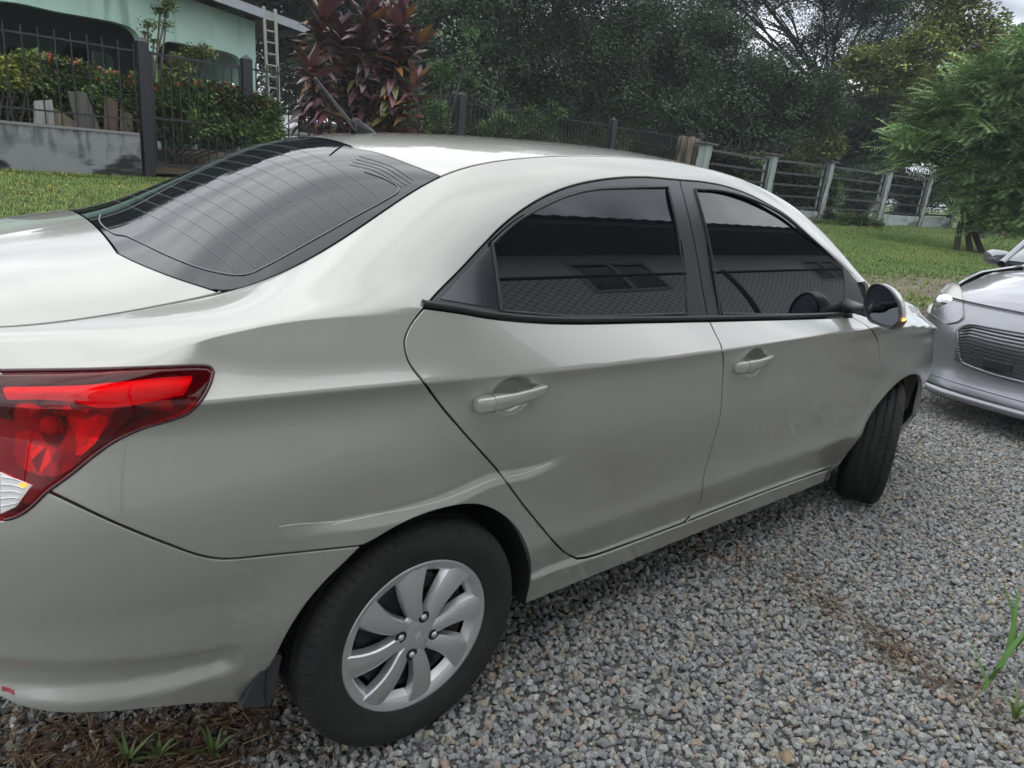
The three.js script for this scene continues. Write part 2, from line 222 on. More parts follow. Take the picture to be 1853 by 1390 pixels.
// house: a gable wall with wide arches over a porch
{
  const F1 = at(0, 60, 19.4), F0 = at(460, 110, 22.6), dir = V(F0.x - F1.x, 0, F0.z - F1.z).normalize(), out = V(-dir.z, 0, dir.x).normalize(); if (out.z < 0) out.negate();
  const fac = (px, py, off = 0) => { const d = sight(px, py), o = F1.clone().addScaledVector(out, off), t = o.sub(EYE).dot(out) / d.dot(out), P = EYE.clone().addScaledVector(d, t); return [P.clone().sub(F1).dot(dir), P.y]; };
  const house = thing('green_house', 'mint green house with broad rounded porch arches under a sloping roof', 'house', [F1.x, 0, F1.z], -Math.atan2(dir.z, dir.x));
  const zin = out.clone().applyAxisAngle(V(0, 1, 0), Math.atan2(dir.z, dir.x)).z > 0 ? 1 : -1;          // local +z faces the road
  const wallM = mat([1, 1, 1], 0.85, { map: (() => { const t = dataTex(256, (u, v) => { const n = fbm(u * 4, v * 4, 5, 5) * 0.14, s = sstep(fbm(u * 14, v * 1.5, 3, 3), 0.05, 0.4) * 0.16; return [0.70 + n - s, 0.825 + n - s, 0.765 + n - s]; }); t.repeat.set(0.2, 0.2); return t; })() });
  const c = fac(461, 60)[0], e0 = fac(352, 4), e1 = fac(532, 66), m = (e1[1] - e0[1]) / (e1[0] - e0[0]), eave = (s) => e0[1] + m * (s - e0[0]);
  const sh = new THREE.Shape(); sh.moveTo(-7, 0.6); sh.lineTo(c, 0.6); sh.lineTo(c, eave(c) + 0.02); sh.lineTo(-7, eave(-7) + 0.02); sh.closePath();
  const arch = (pts) => { const q = new THREE.Path(), P = pts.map((a) => fac(...a)); q.setFromPoints(new THREE.CatmullRomCurve3(P.map((a) => V(a[0], a[1], 0)), false, 'centripetal').getPoints(50).map((v) => new THREE.Vector2(v.x, v.y))); q.lineTo(P[P.length - 1][0], 0.95); q.lineTo(P[0][0], 0.95); sh.holes.push(q); return P; };
  const A1 = arch([[-70, 110], [-62, 30], [-30, 4], [18, 3], [100, 20], [217, 42], [240, 52], [254, 70], [259, 100], [261, 150]]), A2 = arch([[284, 150], [285, 97], [292, 81], [304, 75], [350, 83], [411, 94], [431, 104], [443, 121], [447, 165]]);
  const wg = new THREE.ExtrudeGeometry(sh, { depth: 0.24, bevelEnabled: true, bevelSize: 0.012, bevelThickness: 0.012, bevelSegments: 2 }); wg.translate(0, 0, -0.24); part('wall', wg, wallM, house);
  // side wall with an arch of its own, porch floor, inner wall
  const sw = new THREE.Shape(); sw.moveTo(-0.3, 0.6); sw.lineTo(-10, 0.6); sw.lineTo(-10, eave(c) - 0.02); sw.lineTo(-0.3, eave(c) - 0.02); const sa = new THREE.Path(); sa.moveTo(-0.6, 0.95); sa.lineTo(-0.6, 2.7); sa.quadraticCurveTo(-0.62, 3.0, -0.95, 3.0); sa.lineTo(-2.6, 3.0); sa.lineTo(-2.6, 0.95); sw.holes.push(sa);
  const swg = new THREE.ExtrudeGeometry(sw, { depth: 0.2, bevelEnabled: false }); swg.rotateY(-Math.PI / 2); swg.translate(c, 0, 0); part('wall', swg, wallM, house);
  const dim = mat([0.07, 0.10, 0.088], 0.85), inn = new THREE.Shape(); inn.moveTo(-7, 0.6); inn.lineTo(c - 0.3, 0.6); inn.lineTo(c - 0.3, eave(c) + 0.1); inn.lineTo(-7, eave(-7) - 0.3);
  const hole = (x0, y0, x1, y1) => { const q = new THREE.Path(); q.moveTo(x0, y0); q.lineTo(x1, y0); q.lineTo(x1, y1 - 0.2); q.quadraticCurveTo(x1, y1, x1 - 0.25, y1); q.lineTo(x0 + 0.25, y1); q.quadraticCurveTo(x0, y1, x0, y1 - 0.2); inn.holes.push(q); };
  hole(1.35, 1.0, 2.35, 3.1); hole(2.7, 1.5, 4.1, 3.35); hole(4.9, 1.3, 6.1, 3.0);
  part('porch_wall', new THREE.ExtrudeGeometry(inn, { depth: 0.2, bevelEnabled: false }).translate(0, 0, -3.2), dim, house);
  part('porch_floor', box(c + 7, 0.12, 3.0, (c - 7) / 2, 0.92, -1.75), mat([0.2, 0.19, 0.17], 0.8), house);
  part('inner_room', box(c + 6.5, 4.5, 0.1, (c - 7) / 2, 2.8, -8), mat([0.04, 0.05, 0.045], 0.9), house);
  for (const [x, y, w, h] of [[3.4, 2.45, 1.1, 1.2], [5.5, 2.2, 0.8, 0.9], [1.85, 2.2, 0.6, 1.0]]) { const wd = part('window', [box(w + 0.1, 0.06, 0.06, x, y + h / 2, -7.9), box(w + 0.1, 0.06, 0.06, x, y - h / 2, -7.9), box(0.05, h, 0.06, x, y, -7.9)], dim, house); part('pane', box(w, h, 0.02, x, y, -7.92), mat([0.30, 0.36, 0.24], 0.2), wd); }
  part('porch_rail', [box(5, 0.05, 0.05, 1.2, 1.85, -0.12), ...Array.from({ length: 26 }, (_, i) => box(0.02, 0.85, 0.02, -1.2 + i * 0.19, 1.42, -0.12))], iron, house).userData.kind = 'stuff';
  // roof: fascia and sheet follow the slope, with rafters under the overhang
  const L = e1[0] + 8, mid = (e1[0] - 8) / 2, ang = Math.atan(m), roof = new THREE.Group(); roof.name = 'roof'; roof.position.set(mid, eave(mid) + 0.10, 0); roof.rotation.z = ang; house.add(roof);
  const len = L / Math.cos(ang); part('roof_sheet', box(len, 0.06, 11, 0, 0.10, -4.7), mat([0.17, 0.165, 0.17], 0.6, { metalness: 0.3 }), roof); part('fascia', box(len, 0.20, 0.05, 0, 0, 0.82), mat([0.30, 0.32, 0.34], 0.6), roof); part('fascia', box(0.05, 0.18, 11, len / 2 + 0.03, 0, -4.7), mat([0.26, 0.28, 0.30], 0.6), roof);
  for (let i = 0; i < 9; i++) part('rafter', box(0.09, 0.14, 1.0, len / 2 - 0.5 - i * 0.95, -0.01, 0.29), mat([0.10, 0.095, 0.09], 0.8), roof);
  // ladder leaning on the eave by the corner
  const lad = thing('ladder', 'long pale wooden ladder leaning on the eave at the corner of the green house', 'ladder'), D = 21.4, a0 = at(488, 175, D), a1 = at(477, 12, D + 0.4), b0 = at(507, 178, D), b1 = at(498, 17, D + 0.4), woodM = mat([0.29, 0.285, 0.25], 0.8);
  a0.addScaledVector(V(0, -1, 0), 1); b0.addScaledVector(V(0, -1, 0), 1);
  part('side_rail', rod(a0, a1, 0.045, 0.045, 6), woodM, lad); part('side_rail', rod(b0, b1, 0.045, 0.045, 6), woodM, lad);
  for (let i = 1; i < 12; i++) { const t = 1 - i * 0.088; part('rung', rod(a0.clone().lerp(a1, t), b0.clone().lerp(b1, t), 0.025, 0.025, 6), woodM, lad); }
}
// boards and slabs propped behind the wall
{
  const planks = [[[62, 226], [98, 228], [93, 176], [62, 178], [0.33, 0.33, 0.31], 'short pale concrete slab standing behind the stained wall', 'slab'], [[98, 228], [146, 230], [140, 218], [96, 190], [0.16, 0.13, 0.09], 'slanted brown lattice board beside the pale slab', 'board'], [[140, 232], [182, 234], [155, 164], [122, 160], [0.105, 0.10, 0.085], 'tall grey weathered board leaning left behind the wall', 'board'], [[188, 236], [211, 237], [212, 174], [190, 172], [0.13, 0.085, 0.06], 'narrow reddish brown board upright behind the wall', 'board'], [[217, 238], [240, 240], [238, 202], [218, 190], [0.15, 0.125, 0.085], 'small tan board nearest the gate post', 'board']];
  for (const [a, b, c, d, col, label, cat] of planks) {
    const q = [a, b, c, d].map((p) => along(p[0], p[1] + 6, 'z', -15.55)), o = q[0].clone(), t = thing(cat === 'slab' ? 'concrete_slab' : 'leaning_board', label, cat, [o.x, o.y, o.z]), s = new THREE.Shape(q.map((p) => new THREE.Vector2(p.x - o.x, p.y - o.y)));
    const g = new THREE.ExtrudeGeometry(s, { depth: 0.07, bevelEnabled: true, bevelSize: 0.01, bevelThickness: 0.01, bevelSegments: 1 }); g.rotateX(-0.05);
    const w = dataTex(128, (u, v) => { const n = 0.85 + 0.8 * fbm(u * 22, v * 1.6, col[0] * 90, 4); return [col[0] * n, col[1] * n, col[2] * n].map((x) => Math.pow(x, 1 / 2.2)); }); w.repeat.set(1.3, 1.3);
    part('board_face', g, mat([1, 1, 1], 0.9, { map: w }), t);
  }
}
// concrete post fence on the right
{
  const CZ = -13.95, tops = [[1277, 259], [1398, 279], [1502, 292], [1608, 308], [1683, 318], [1738, 326]].map((p) => along(...p, 'z', CZ)), mint = stainTex([0.60, 0.645, 0.635], [0.33, 0.31, 0.26], 0.8), pm = mat([1, 1, 1], 0.9, { map: mint }), fence = thing('concrete_fence', 'pale green concrete post fence with dark rails, low panels and razor wire coils', 'fence');
  mint.repeat.set(0.5, 1);
  const xs = tops.map((p) => p.x), top = tops.map((p) => p.y - 0.05);
  tops.forEach((p, i) => { const g0 = G(p.x, CZ) - 0.1, h = top[i] - g0, w = i === 3 ? 0.46 : 0.36, g = new THREE.BoxGeometry(w, h, 0.3, 2, 14, 2), q = g.attributes.position; for (let k = 0; k < q.count; k++) { const f = noise3.noise(q.getX(k) * 4 + i * 9, q.getY(k) * 3, q.getZ(k) * 4) * 0.025; q.setX(k, q.getX(k) * (1 + 0.18 * (0.5 - q.getY(k) / h)) + f); q.setZ(k, q.getZ(k) + f); } g.computeVertexNormals(); const o = part('post', g, pm, fence); o.position.set(p.x, g0 + h / 2, CZ); o.rotation.z = -0.03; part('post_cap', new RoundedBoxGeometry(w + 0.34, 0.07, 0.5, 2, 0.02).translate(0.02, h / 2 + 0.03, 0), mat([0.085, 0.09, 0.085], 0.9), o); });
  for (let i = 0; i < 5; i++) {
    const a = xs[i] + 0.2, b = xs[i + 1] - 0.2, gate = i === 2, w = b - a, mid = (a + b) / 2, t0 = (k) => lerp(top[i], top[i + 1], k) - 0.16, low = G(mid, CZ), n = gate ? 6 : 5;
    for (let k = 0; k < n; k++) { const drop = k * (gate ? 0.43 : 0.44), A = V(a, t0(0) - drop, CZ), B = V(b, t0(1) - drop, CZ), l = A.distanceTo(B), o = part('rail', box(l, k === n - 1 ? 0.09 : 0.075, 0.05), k ? iron : mat([0.06, 0.05, 0.055], 0.6), fence); o.position.copy(A).lerp(B, 0.5); o.rotation.z = Math.atan2(B.y - A.y, w); }
    for (const x of [a + 0.02, b - 0.02]) part('panel_stile', box(0.05, 1.9, 0.06, x, t0(0.5) - 0.95, CZ), iron, fence);
    part('panel_stile', box(0.08, 1.5, 0.03, b - 0.12, t0(1) - 0.95, CZ - 0.06), mat([0.30, 0.33, 0.34], 0.8), fence);
    if (!gate) { const y1 = t0(0.5) - 1.86; part('wall_panel', box(w + 0.1, y1 - low + 0.3, 0.14, mid, (y1 + low - 0.3) / 2, CZ), pm, fence); }
    if (i < 4 && i !== 2) { const pts = [], turns = Math.round(w / 0.55); for (let k = 0; k <= turns * 12; k++) { const q = k / (turns * 12), an = k / 12 * 6.283; pts.push(V(lerp(a - 0.2, b, q), t0(q) + 0.36 + Math.sin(an) * 0.20, CZ + Math.cos(an) * 0.20)); } part('razor_wire', tube(pts, 0.010, turns * 14, 4), mat([0.075, 0.055, 0.05], 0.7), fence); }
  }
}
{
  const b = along(1237, 292, 'z', -14.7), rows = []; for (let i = 0; i <= 8; i++) { const t = i / 8, r = []; for (let k = 0; k < 18; k++) { const a = k / 18 * 6.283, q = (0.20 + 0.19 * sstep(t, 0.0, 0.75)) * (1 + 0.22 * noise3.noise(Math.cos(a) * 1.5, Math.sin(a) * 1.5, t * 1.4)); r.push(V(b.x + Math.cos(a) * q + 0.12 * t, lerp(0.2, along(1240, 250, 'z', -14.7).y, t) + (i === 8 ? 0.22 * noise3.noise(Math.cos(a) * 1.6, Math.sin(a) * 1.6, 1.5) : 0), b.z + Math.sin(a) * q)); } rows.push(rev2(r)); }
  const bark = dataTex(256, (u, v) => { const n = 0.5 + 1.3 * fbm(u * 22, v * 2, 4, 4); return [lerp(0.16, 0.62, n), lerp(0.14, 0.57, n), lerp(0.12, 0.50, n)]; });
  const s = thing('tree_stump', 'tall weathered grey brown tree stump before the fence corner', 'stump'); part('stump_wood', skin(rows, true, true), mat([0.8, 0.8, 0.8], 0.95, { map: bark }), s);
}
function rev2(a) { return a.slice().reverse(); }
// ------------------------------------------------------------------ plants
const leafG = (L, W, fold = 0.25, droop = 0.2) => { const p = [0, 0, 0, L * 0.45, -W * fold * 0.3 + L * 0.04, W * 0.5, L * 0.45, -W * fold * 0.3 + L * 0.04, -W * 0.5, L * 0.5, W * fold * 0.3, 0, L, -L * droop, 0], g = new THREE.BufferGeometry(); g.setAttribute('position', new THREE.Float32BufferAttribute(p, 3)); g.setIndex([0, 1, 3, 0, 3, 2, 3, 1, 4, 3, 4, 2]); g.computeVertexNormals(); return g; };
function sprig(n, L, W, spread, fern = false) {                       // a twig with leaves all round it (or a feathered frond)
  const out = [];
  for (let i = 0; i < n; i++) {
    const g = leafG(L * rr(0.75, 1.2), W * rr(0.8, 1.2)), t = i / n;
    if (fern) { g.rotateY((i % 2 ? 1 : -1) * 1.25); g.translate(spread * (t * 2 - 1), -0.25 * spread * t * t, 0); }
    else { g.rotateZ(rr(-0.5, 0.6)); g.rotateY(rr(0, 6.283)); g.translate(rr(-1, 1) * spread, rr(-0.5, 0.6) * spread, rr(-1, 1) * spread); }
    out.push(bare(g));
  }
  return mergeGeometries(out);
}
const SPRIG = { small: sprig(16, 0.13, 0.06, 0.26), mid: sprig(22, 0.13, 0.055, 0.30), big: sprig(10, 0.30, 0.12, 0.34), fern: sprig(40, 0.125, 0.032, 0.52, true), tiny: sprig(12, 0.065, 0.032, 0.09) };
const foliageM = mat([1, 1, 1], 0.78, { specularIntensity: 0.5, side: THREE.DoubleSide });
// leaves through ellipsoid clumps given as [centre, radius, flatten]
function foliage(parent, name, geo, clumps, count, tone, { gate = 0, size = 1, shell = 0.5, up = 0.5 } = {}) {
  const list = [], total = clumps.reduce((s, c) => s + c[1] ** 2, 0), d = new THREE.Object3D(), col = new THREE.Color();
  for (const [c, r, f = 0.8] of clumps) { const lum = rr(0.55, 1.6), n = Math.round(count * r * r / total); for (let i = 0; i < n; i++) { const v = V(rr(-1, 1), rr(-1, 1), rr(-1, 1)); if (v.lengthSq() > 1 || v.lengthSq() < 0.01) { i--; continue; } v.normalize().multiplyScalar(Math.pow(lerp(shell, 1, rnd()), 0.8)); const p = V(c.x + v.x * r, c.y + v.y * r * f, c.z + v.z * r), k = noise3.noise(p.x * 1.7 / r, p.y * 1.7 / r, p.z * 1.7 / r); if (k < gate - 0.35 || p.y < 0.2) continue; p.addScaledVector(v, 0.25 * r * k); list.push([p, v, k, lum]); } }
  const m = new THREE.InstancedMesh(geo, foliageM, list.length);
  list.forEach(([p, v, k, lum], i) => { d.position.copy(p); d.rotation.set(rr(-0.6, 0.6), Math.atan2(-v.z, v.x) + rr(-0.7, 0.7), rr(-0.5, 0.5) + v.y * up); d.scale.setScalar(size * rr(0.75, 1.3)); d.updateMatrix(); m.setMatrixAt(i, d.matrix); const t = tone(k + rr(-0.25, 0.25), p); col.setRGB(...t.map((x) => x * lum)); m.setColorAt(i, col); });
  m.name = name; m.castShadow = m.receiveShadow = true; m.userData.kind = 'stuff'; parent.add(m); return m;
}
const toned = (a, b, j = 0.25) => (k) => { const t = clamp(0.5 + k * 1.2, 0, 1), s = rr(1 - j, 1 + j); return a.map((x, i) => lerp(x, b[i], t) * s); };
const barkM = mat([0.055, 0.05, 0.045], 0.95), barkPale = mat([0.13, 0.115, 0.095], 0.95);
function tree(name, label, dist, trunkPx, blobs, geo, count, tone, o = {}) {
  const base = at(trunkPx, 380, dist); base.y = G(base.x, base.z) - 0.1;
  const t = thing(name, label, 'tree', base.toArray(), 0, o.group), L = (p) => p.clone().sub(base);
  const cl = blobs.map(([px, py, r, dd = 0, f]) => { const c = at(px, py, dist + dd); return [L(c), r / 1279.7 * depthOf(c), f]; });
  const hub = L(at(o.forkPx ?? trunkPx, o.fork ?? 220, dist)), r0 = o.r ?? 0.28, gs = [];
  const k0 = hub.clone().multiplyScalar(0.5).add(V(rr(-0.3, 0.3), 0, rr(-0.2, 0.2)));
  for (const off of o.trunks ?? [0]) gs.push(tube([V(off, 0, off * 0.4), k0.clone().add(V(off * 0.7, 0, 0)), hub.clone().add(V(off * 0.3, 0, 0))], r0 * (o.trunks ? 0.55 : 1), 14, 9));
  part('trunk', gs.length > 1 ? gs : gs[0], o.bark ?? barkM, t);
  for (const [c, r] of cl) { const m = hub.clone().lerp(c, 0.55).add(V(rr(-0.4, 0.4), rr(-0.1, 0.5), rr(-0.4, 0.4))); part('limb', tube([hub, m, c, c.clone().add(V(rr(-r, r) * 0.5, r * 0.4, rr(-r, r) * 0.4))], r0 * (o.limb ?? 0.36), 14, 6), o.bark ?? barkM, t); if (o.twigs) for (let i = 0; i < o.twigs; i++) { const e = c.clone().add(V(rr(-1, 1), rr(-0.6, 0.8), rr(-1, 1)).multiplyScalar(r * 0.9)); part('limb', tube([m, m.clone().lerp(e, 0.5).add(V(0, rr(0, 0.3), 0)), e], r0 * 0.13, 8, 5), o.bark ?? barkM, t); } }
  foliage(t, 'crown', geo, cl, count, tone, o);
  return t;
}
const DARK = toned([0.034, 0.052, 0.034], [0.115, 0.150, 0.090]), MIDG = toned([0.05, 0.075, 0.032], [0.115, 0.165, 0.06]), LIME = toned([0.085, 0.105, 0.028], [0.22, 0.25, 0.075]), FERN = toned([0.10, 0.155, 0.065], [0.22, 0.33, 0.135]);
tree('shade_tree', 'tall dark tree filling the sky between the maroon plants and the middle of the fence', 31, 900, [[800, 60, 150], [930, 40, 170, 2], [1010, 120, 130], [860, 150, 110, -1], [760, -90, 170], [930, -140, 190], [1060, -60, 130, 2], [830, 215, 70], [980, 205, 80]], SPRIG.mid, 15000, DARK, { size: 1.2, shell: 0.3, gate: 0.2, fork: 180 });
tree('shade_tree', 'broad dark spreading tree with a leaning trunk behind the stump', 33, 1195, [[1170, 80, 110], [1270, 110, 100], [1360, 180, 90], [1230, 175, 110], [1120, 150, 95], [1450, 190, 85], [1330, 215, 70], [1150, 215, 70]], SPRIG.mid, 14000, DARK, { size: 1.1, shell: 0.3, gate: 0.2, forkPx: 1255, fork: 200, r: 0.34 });
tree('shade_tree', 'tallest dark tree, its crooked limbs showing sky between thin leaves', 42, 1500, [[1310, 30, 60], [1400, 20, 50], [1450, 90, 46], [1390, 100, 30], [1520, 30, 100], [1600, 60, 100], [1560, 150, 100], [1640, 150, 70], [1300, -90, 150], [1470, -110, 170], [1620, -60, 110], [1480, 140, 75], [1160, -120, 150]], SPRIG.mid, 11500, DARK, { size: 1.3, shell: 0.25, gate: 0.34, fork: 175, r: 0.30, limb: 0.22, twigs: 7 });
tree('sapling_tree', 'tall yellow green tree against the bright sky at the top right', 38, 1790, [[1720, 30, 62], [1770, 60, 48], [1690, 90, 55], [1740, 120, 55], [1800, 70, 30], [1640, 110, 46], [1600, 130, 46], [1560, 115, 38], [1680, 160, 55], [1720, -40, 60]], SPRIG.big, 4400, LIME, { size: 0.85, shell: 0.2, gate: 0.36, fork: 200, r: 0.2, twigs: 3 });
tree('feathery_tree', 'feathery bright green tree with thin trunks at the right end of the concrete fence', 27, 1775, [[1760, 200, 75], [1840, 170, 80], [1725, 250, 54], [1800, 270, 90], [1860, 300, 80], [1650, 260, 45], [1775, 315, 54], [1830, 360, 60], [1780, 140, 50], [1870, 100, 60], [1700, 200, 45], [1760, 360, 40], [1860, 390, 46], [1800, 390, 34]], SPRIG.fern, 6400, FERN, { size: 1.25, shell: 0.25, up: 0.2, gate: 0.18, trunks: [-0.5, 0.1, 0.6], fork: 330, r: 0.16 });
tree('back_tree', 'dark tree behind the ladder and the roof end of the green house', 36, 560, [[520, 40, 120], [640, 30, 130], [700, 110, 110], [560, 130, 100], [450, -60, 150], [640, -110, 170], [760, 190, 60], [660, 180, 80]], SPRIG.mid, 10000, DARK, { size: 1.3, shell: 0.3, fork: 160 });
tree('back_tree', 'very tall dark tree behind the green house, mirrored in the rear window of the sedan', 31, 190, [[100, -260, 170], [250, -300, 170], [330, -160, 130], [180, -430, 160], [380, -360, 140], [0, -330, 150], [60, -130, 120]], SPRIG.big, 5200, DARK, { size: 1.3, shell: 0.3, gate: 0.15, fork: -60 });
tree('back_tree', 'very tall dark tree behind the ladder, mirrored in the sedan roof', 36, 600, [[520, -330, 170], [680, -300, 180], [600, -450, 150], [450, -230, 120], [790, -220, 150], [860, -330, 120]], SPRIG.big, 5200, DARK, { size: 1.5, shell: 0.3, gate: 0.15, fork: 0 });
tree('back_tree', 'dim green tree on the hill at the far right edge', 70, 1850, [[1840, 120, 60], [1880, 105, 60], [1790, 150, 50], [1730, 180, 50]], SPRIG.big, 3500, MIDG, { size: 1.6, shell: 0.3, fork: 200 });
tree('back_tree', 'dark tree far behind the wooden rails of the concrete fence', 52, 1430, [[1400, 230, 70], [1500, 240, 80], [1590, 240, 80], [1650, 230, 70], [1320, 240, 70], [1200, 230, 80], [1060, 200, 90], [1560, 300, 60], [1460, 300, 60]], SPRIG.big, 9000, DARK, { size: 1.7, shell: 0.2, fork: 260 });
function shrub(name, label, dist, blobs, geo, count, tone, o = {}) {
  const base = at(blobs[0][0], 300, dist); base.y = Math.max(G(base.x, base.z), base.z < -15.3 && base.x < 12 ? 0.7 : 0) - 0.05; const t = thing(name, label, o.category ?? 'shrub', base.toArray(), 0, o.group), cl = blobs.map(([px, py, r, dd = 0, f]) => { const c = at(px, py, dist + dd); return [c.clone().sub(base), r / 1279.7 * depthOf(c), f]; });
  part('stem', cl.map(([c]) => tube([V(rr(-0.1, 0.1), 0, rr(-0.1, 0.1)), c.clone().multiplyScalar(0.5).add(V(rr(-0.15, 0.15), 0, 0)), c], 0.022 * (o.stem ?? 1), 10, 5)), o.bark ?? barkM, t).userData.kind = 'stuff';
  foliage(t, 'leaves', geo, cl, count, tone, o); return [t, cl];
}
shrub('bush', 'dark undergrowth behind the middle fence posts', 24, [[850, 240, 60, 4], [950, 250, 60, 5], [1040, 255, 60, 7], [1130, 265, 55, 9], [1210, 285, 50, 11], [780, 230, 50, 4], [700, 230, 45, 5]], SPRIG.mid, 6200, MIDG, { size: 0.9, shell: 0.2 });
shrub('vine', 'light green vine climbing the fence beside the middle post', 22.3, [[790, 205, 20], [800, 130, 22, 1], [848, 105, 12, 1], [852, 60, 8, 1], [850, 150, 14, 1], [905, 212, 12], [960, 205, 9], [990, 222, 10], [930, 228, 12], [880, 232, 12], [760, 180, 16], [1000, 190, 6], [1015, 205, 8]], SPRIG.tiny, 1500, toned([0.045, 0.08, 0.03], [0.12, 0.19, 0.075]), { size: 1.3, shell: 0.0, gate: 0.25, category: 'vine' });
shrub('bush', 'mid green leafy bush behind the barred section by the second concrete post', 36, [[1430, 330, 40], [1480, 350, 40], [1350, 320, 40], [1300, 300, 35], [1410, 380, 30]], SPRIG.big, 2200, MIDG, { size: 0.8, shell: 0.2 });
shrub('bush', 'dark bush behind the gate section of the concrete fence', 46, [[1560, 340, 45], [1620, 330, 40], [1660, 350, 40], [1710, 340, 45], [1540, 380, 25], [1640, 385, 25]], SPRIG.mid, 3200, DARK, { size: 1.1, shell: 0.2 });
shrub('bush', 'yellow green bush showing above the razor wire', 38, [[1470, 275, 26], [1500, 265, 20], [1440, 290, 18]], SPRIG.big, 420, LIME, { size: 0.9, shell: 0.2 });
shrub('bush', 'low weeds at the foot of the concrete gate posts', 33, [[1530, 395, 12, 0, 0.6], [1560, 400, 12, 0, 0.6], [1500, 392, 8, 0, 0.6], [1590, 406, 6, 0, 0.5]], SPRIG.tiny, 500, MIDG, { size: 1.6, shell: 0 });
shrub('bush', 'dark low growth behind the feathery tree at the right edge', 50, [[1800, 400, 40], [1850, 390, 50], [1900, 360, 80], [1760, 390, 30]], SPRIG.mid, 2500, MIDG, { size: 1.0, shell: 0.2 });
// flowering hedge: one clipped hedge each side of the gate post
for (const [label, blobs, n] of [['flowering hedge with orange red blooms above the stained wall', [[30, 138, 36], [75, 138, 40], [120, 148, 40], [165, 160, 38], [210, 172, 36], [245, 184, 34], [15, 205, 36], [80, 205, 40], [150, 215, 36], [215, 222, 34]], 4300], ['dark green flowering hedge seen through the gate bars', [[290, 178, 30], [330, 180, 32], [375, 182, 32], [410, 186, 30], [300, 225, 36], [350, 228, 36], [400, 228, 36], [445, 195, 28], [475, 205, 26], [450, 240, 30], [485, 245, 24]], 4600]]) {
  const [t, cl] = shrub('flowering_hedge', label, 18.4, blobs, SPRIG.tiny, n, toned([0.04, 0.062, 0.022], [0.12, 0.185, 0.05]), { size: 1.5, shell: 0.45, category: 'hedge' });
  const bl = mergeGeometries(Array.from({ length: 7 }, () => bare(leafG(0.05, 0.035, 0.4, -0.3).rotateZ(rr(0.2, 1.2)).rotateY(rr(0, 6.28)))));
  const ps = []; for (const [c, r] of cl) for (let i = 0; i < 40; i++) { const v = V(rr(-1, 1), rr(-0.2, 1), rr(-0.2, 1)).normalize(); if (noise3.noise(v.x * 2 + c.x, v.y * 2, c.z) > -0.1) ps.push(c.clone().addScaledVector(v, r * rr(0.92, 1.08))); }
  const m = new THREE.InstancedMesh(bl, mat([1, 1, 1], 0.6, { side: THREE.DoubleSide }), ps.length), d = new THREE.Object3D(), c = new THREE.Color(); ps.forEach((p, i) => { d.position.copy(p); d.rotation.set(rr(-0.5, 0.5), rr(0, 6), rr(-0.5, 0.5)); d.scale.setScalar(rr(0.8, 1.7)); d.updateMatrix(); m.setMatrixAt(i, d.matrix); const k = rr(0.6, 1.1); m.setColorAt(i, c.setRGB(0.60 * k, 0.17 * k * rr(0.7, 1.6), 0.10 * k)); }); m.name = 'blooms'; m.userData.kind = 'stuff'; t.add(m);
}
shrub('bush', 'pale yellow leaved shrub at the left end of the flowering hedge', 17.9, [[18, 125, 14], [45, 118, 14], [10, 150, 12], [35, 145, 12]], SPRIG.small, 170, toned([0.13, 0.16, 0.03], [0.30, 0.31, 0.08]), { size: 0.75, shell: 0.1 });
shrub('bush', 'yellowish shrub in front of the smaller porch arch', 19.8, [[330, 118, 22], [352, 100, 16], [310, 135, 16], [372, 92, 10], [245, 142, 12]], SPRIG.tiny, 420, toned([0.08, 0.105, 0.03], [0.2, 0.22, 0.07]), { size: 1.2, shell: 0.1, gate: 0.3 });
shrub('slender_shrub', 'thin tall shrub with sparse small leaves beside the left gate post', 18.3, [[268, 45, 10], [278, 75, 9], [290, 20, 12], [304, 10, 14], [300, 45, 9], [262, 60, 6], [272, 110, 7]], SPRIG.tiny, 190, toned([0.07, 0.10, 0.03], [0.14, 0.18, 0.06]), { size: 0.85, shell: 0, bark: barkPale });
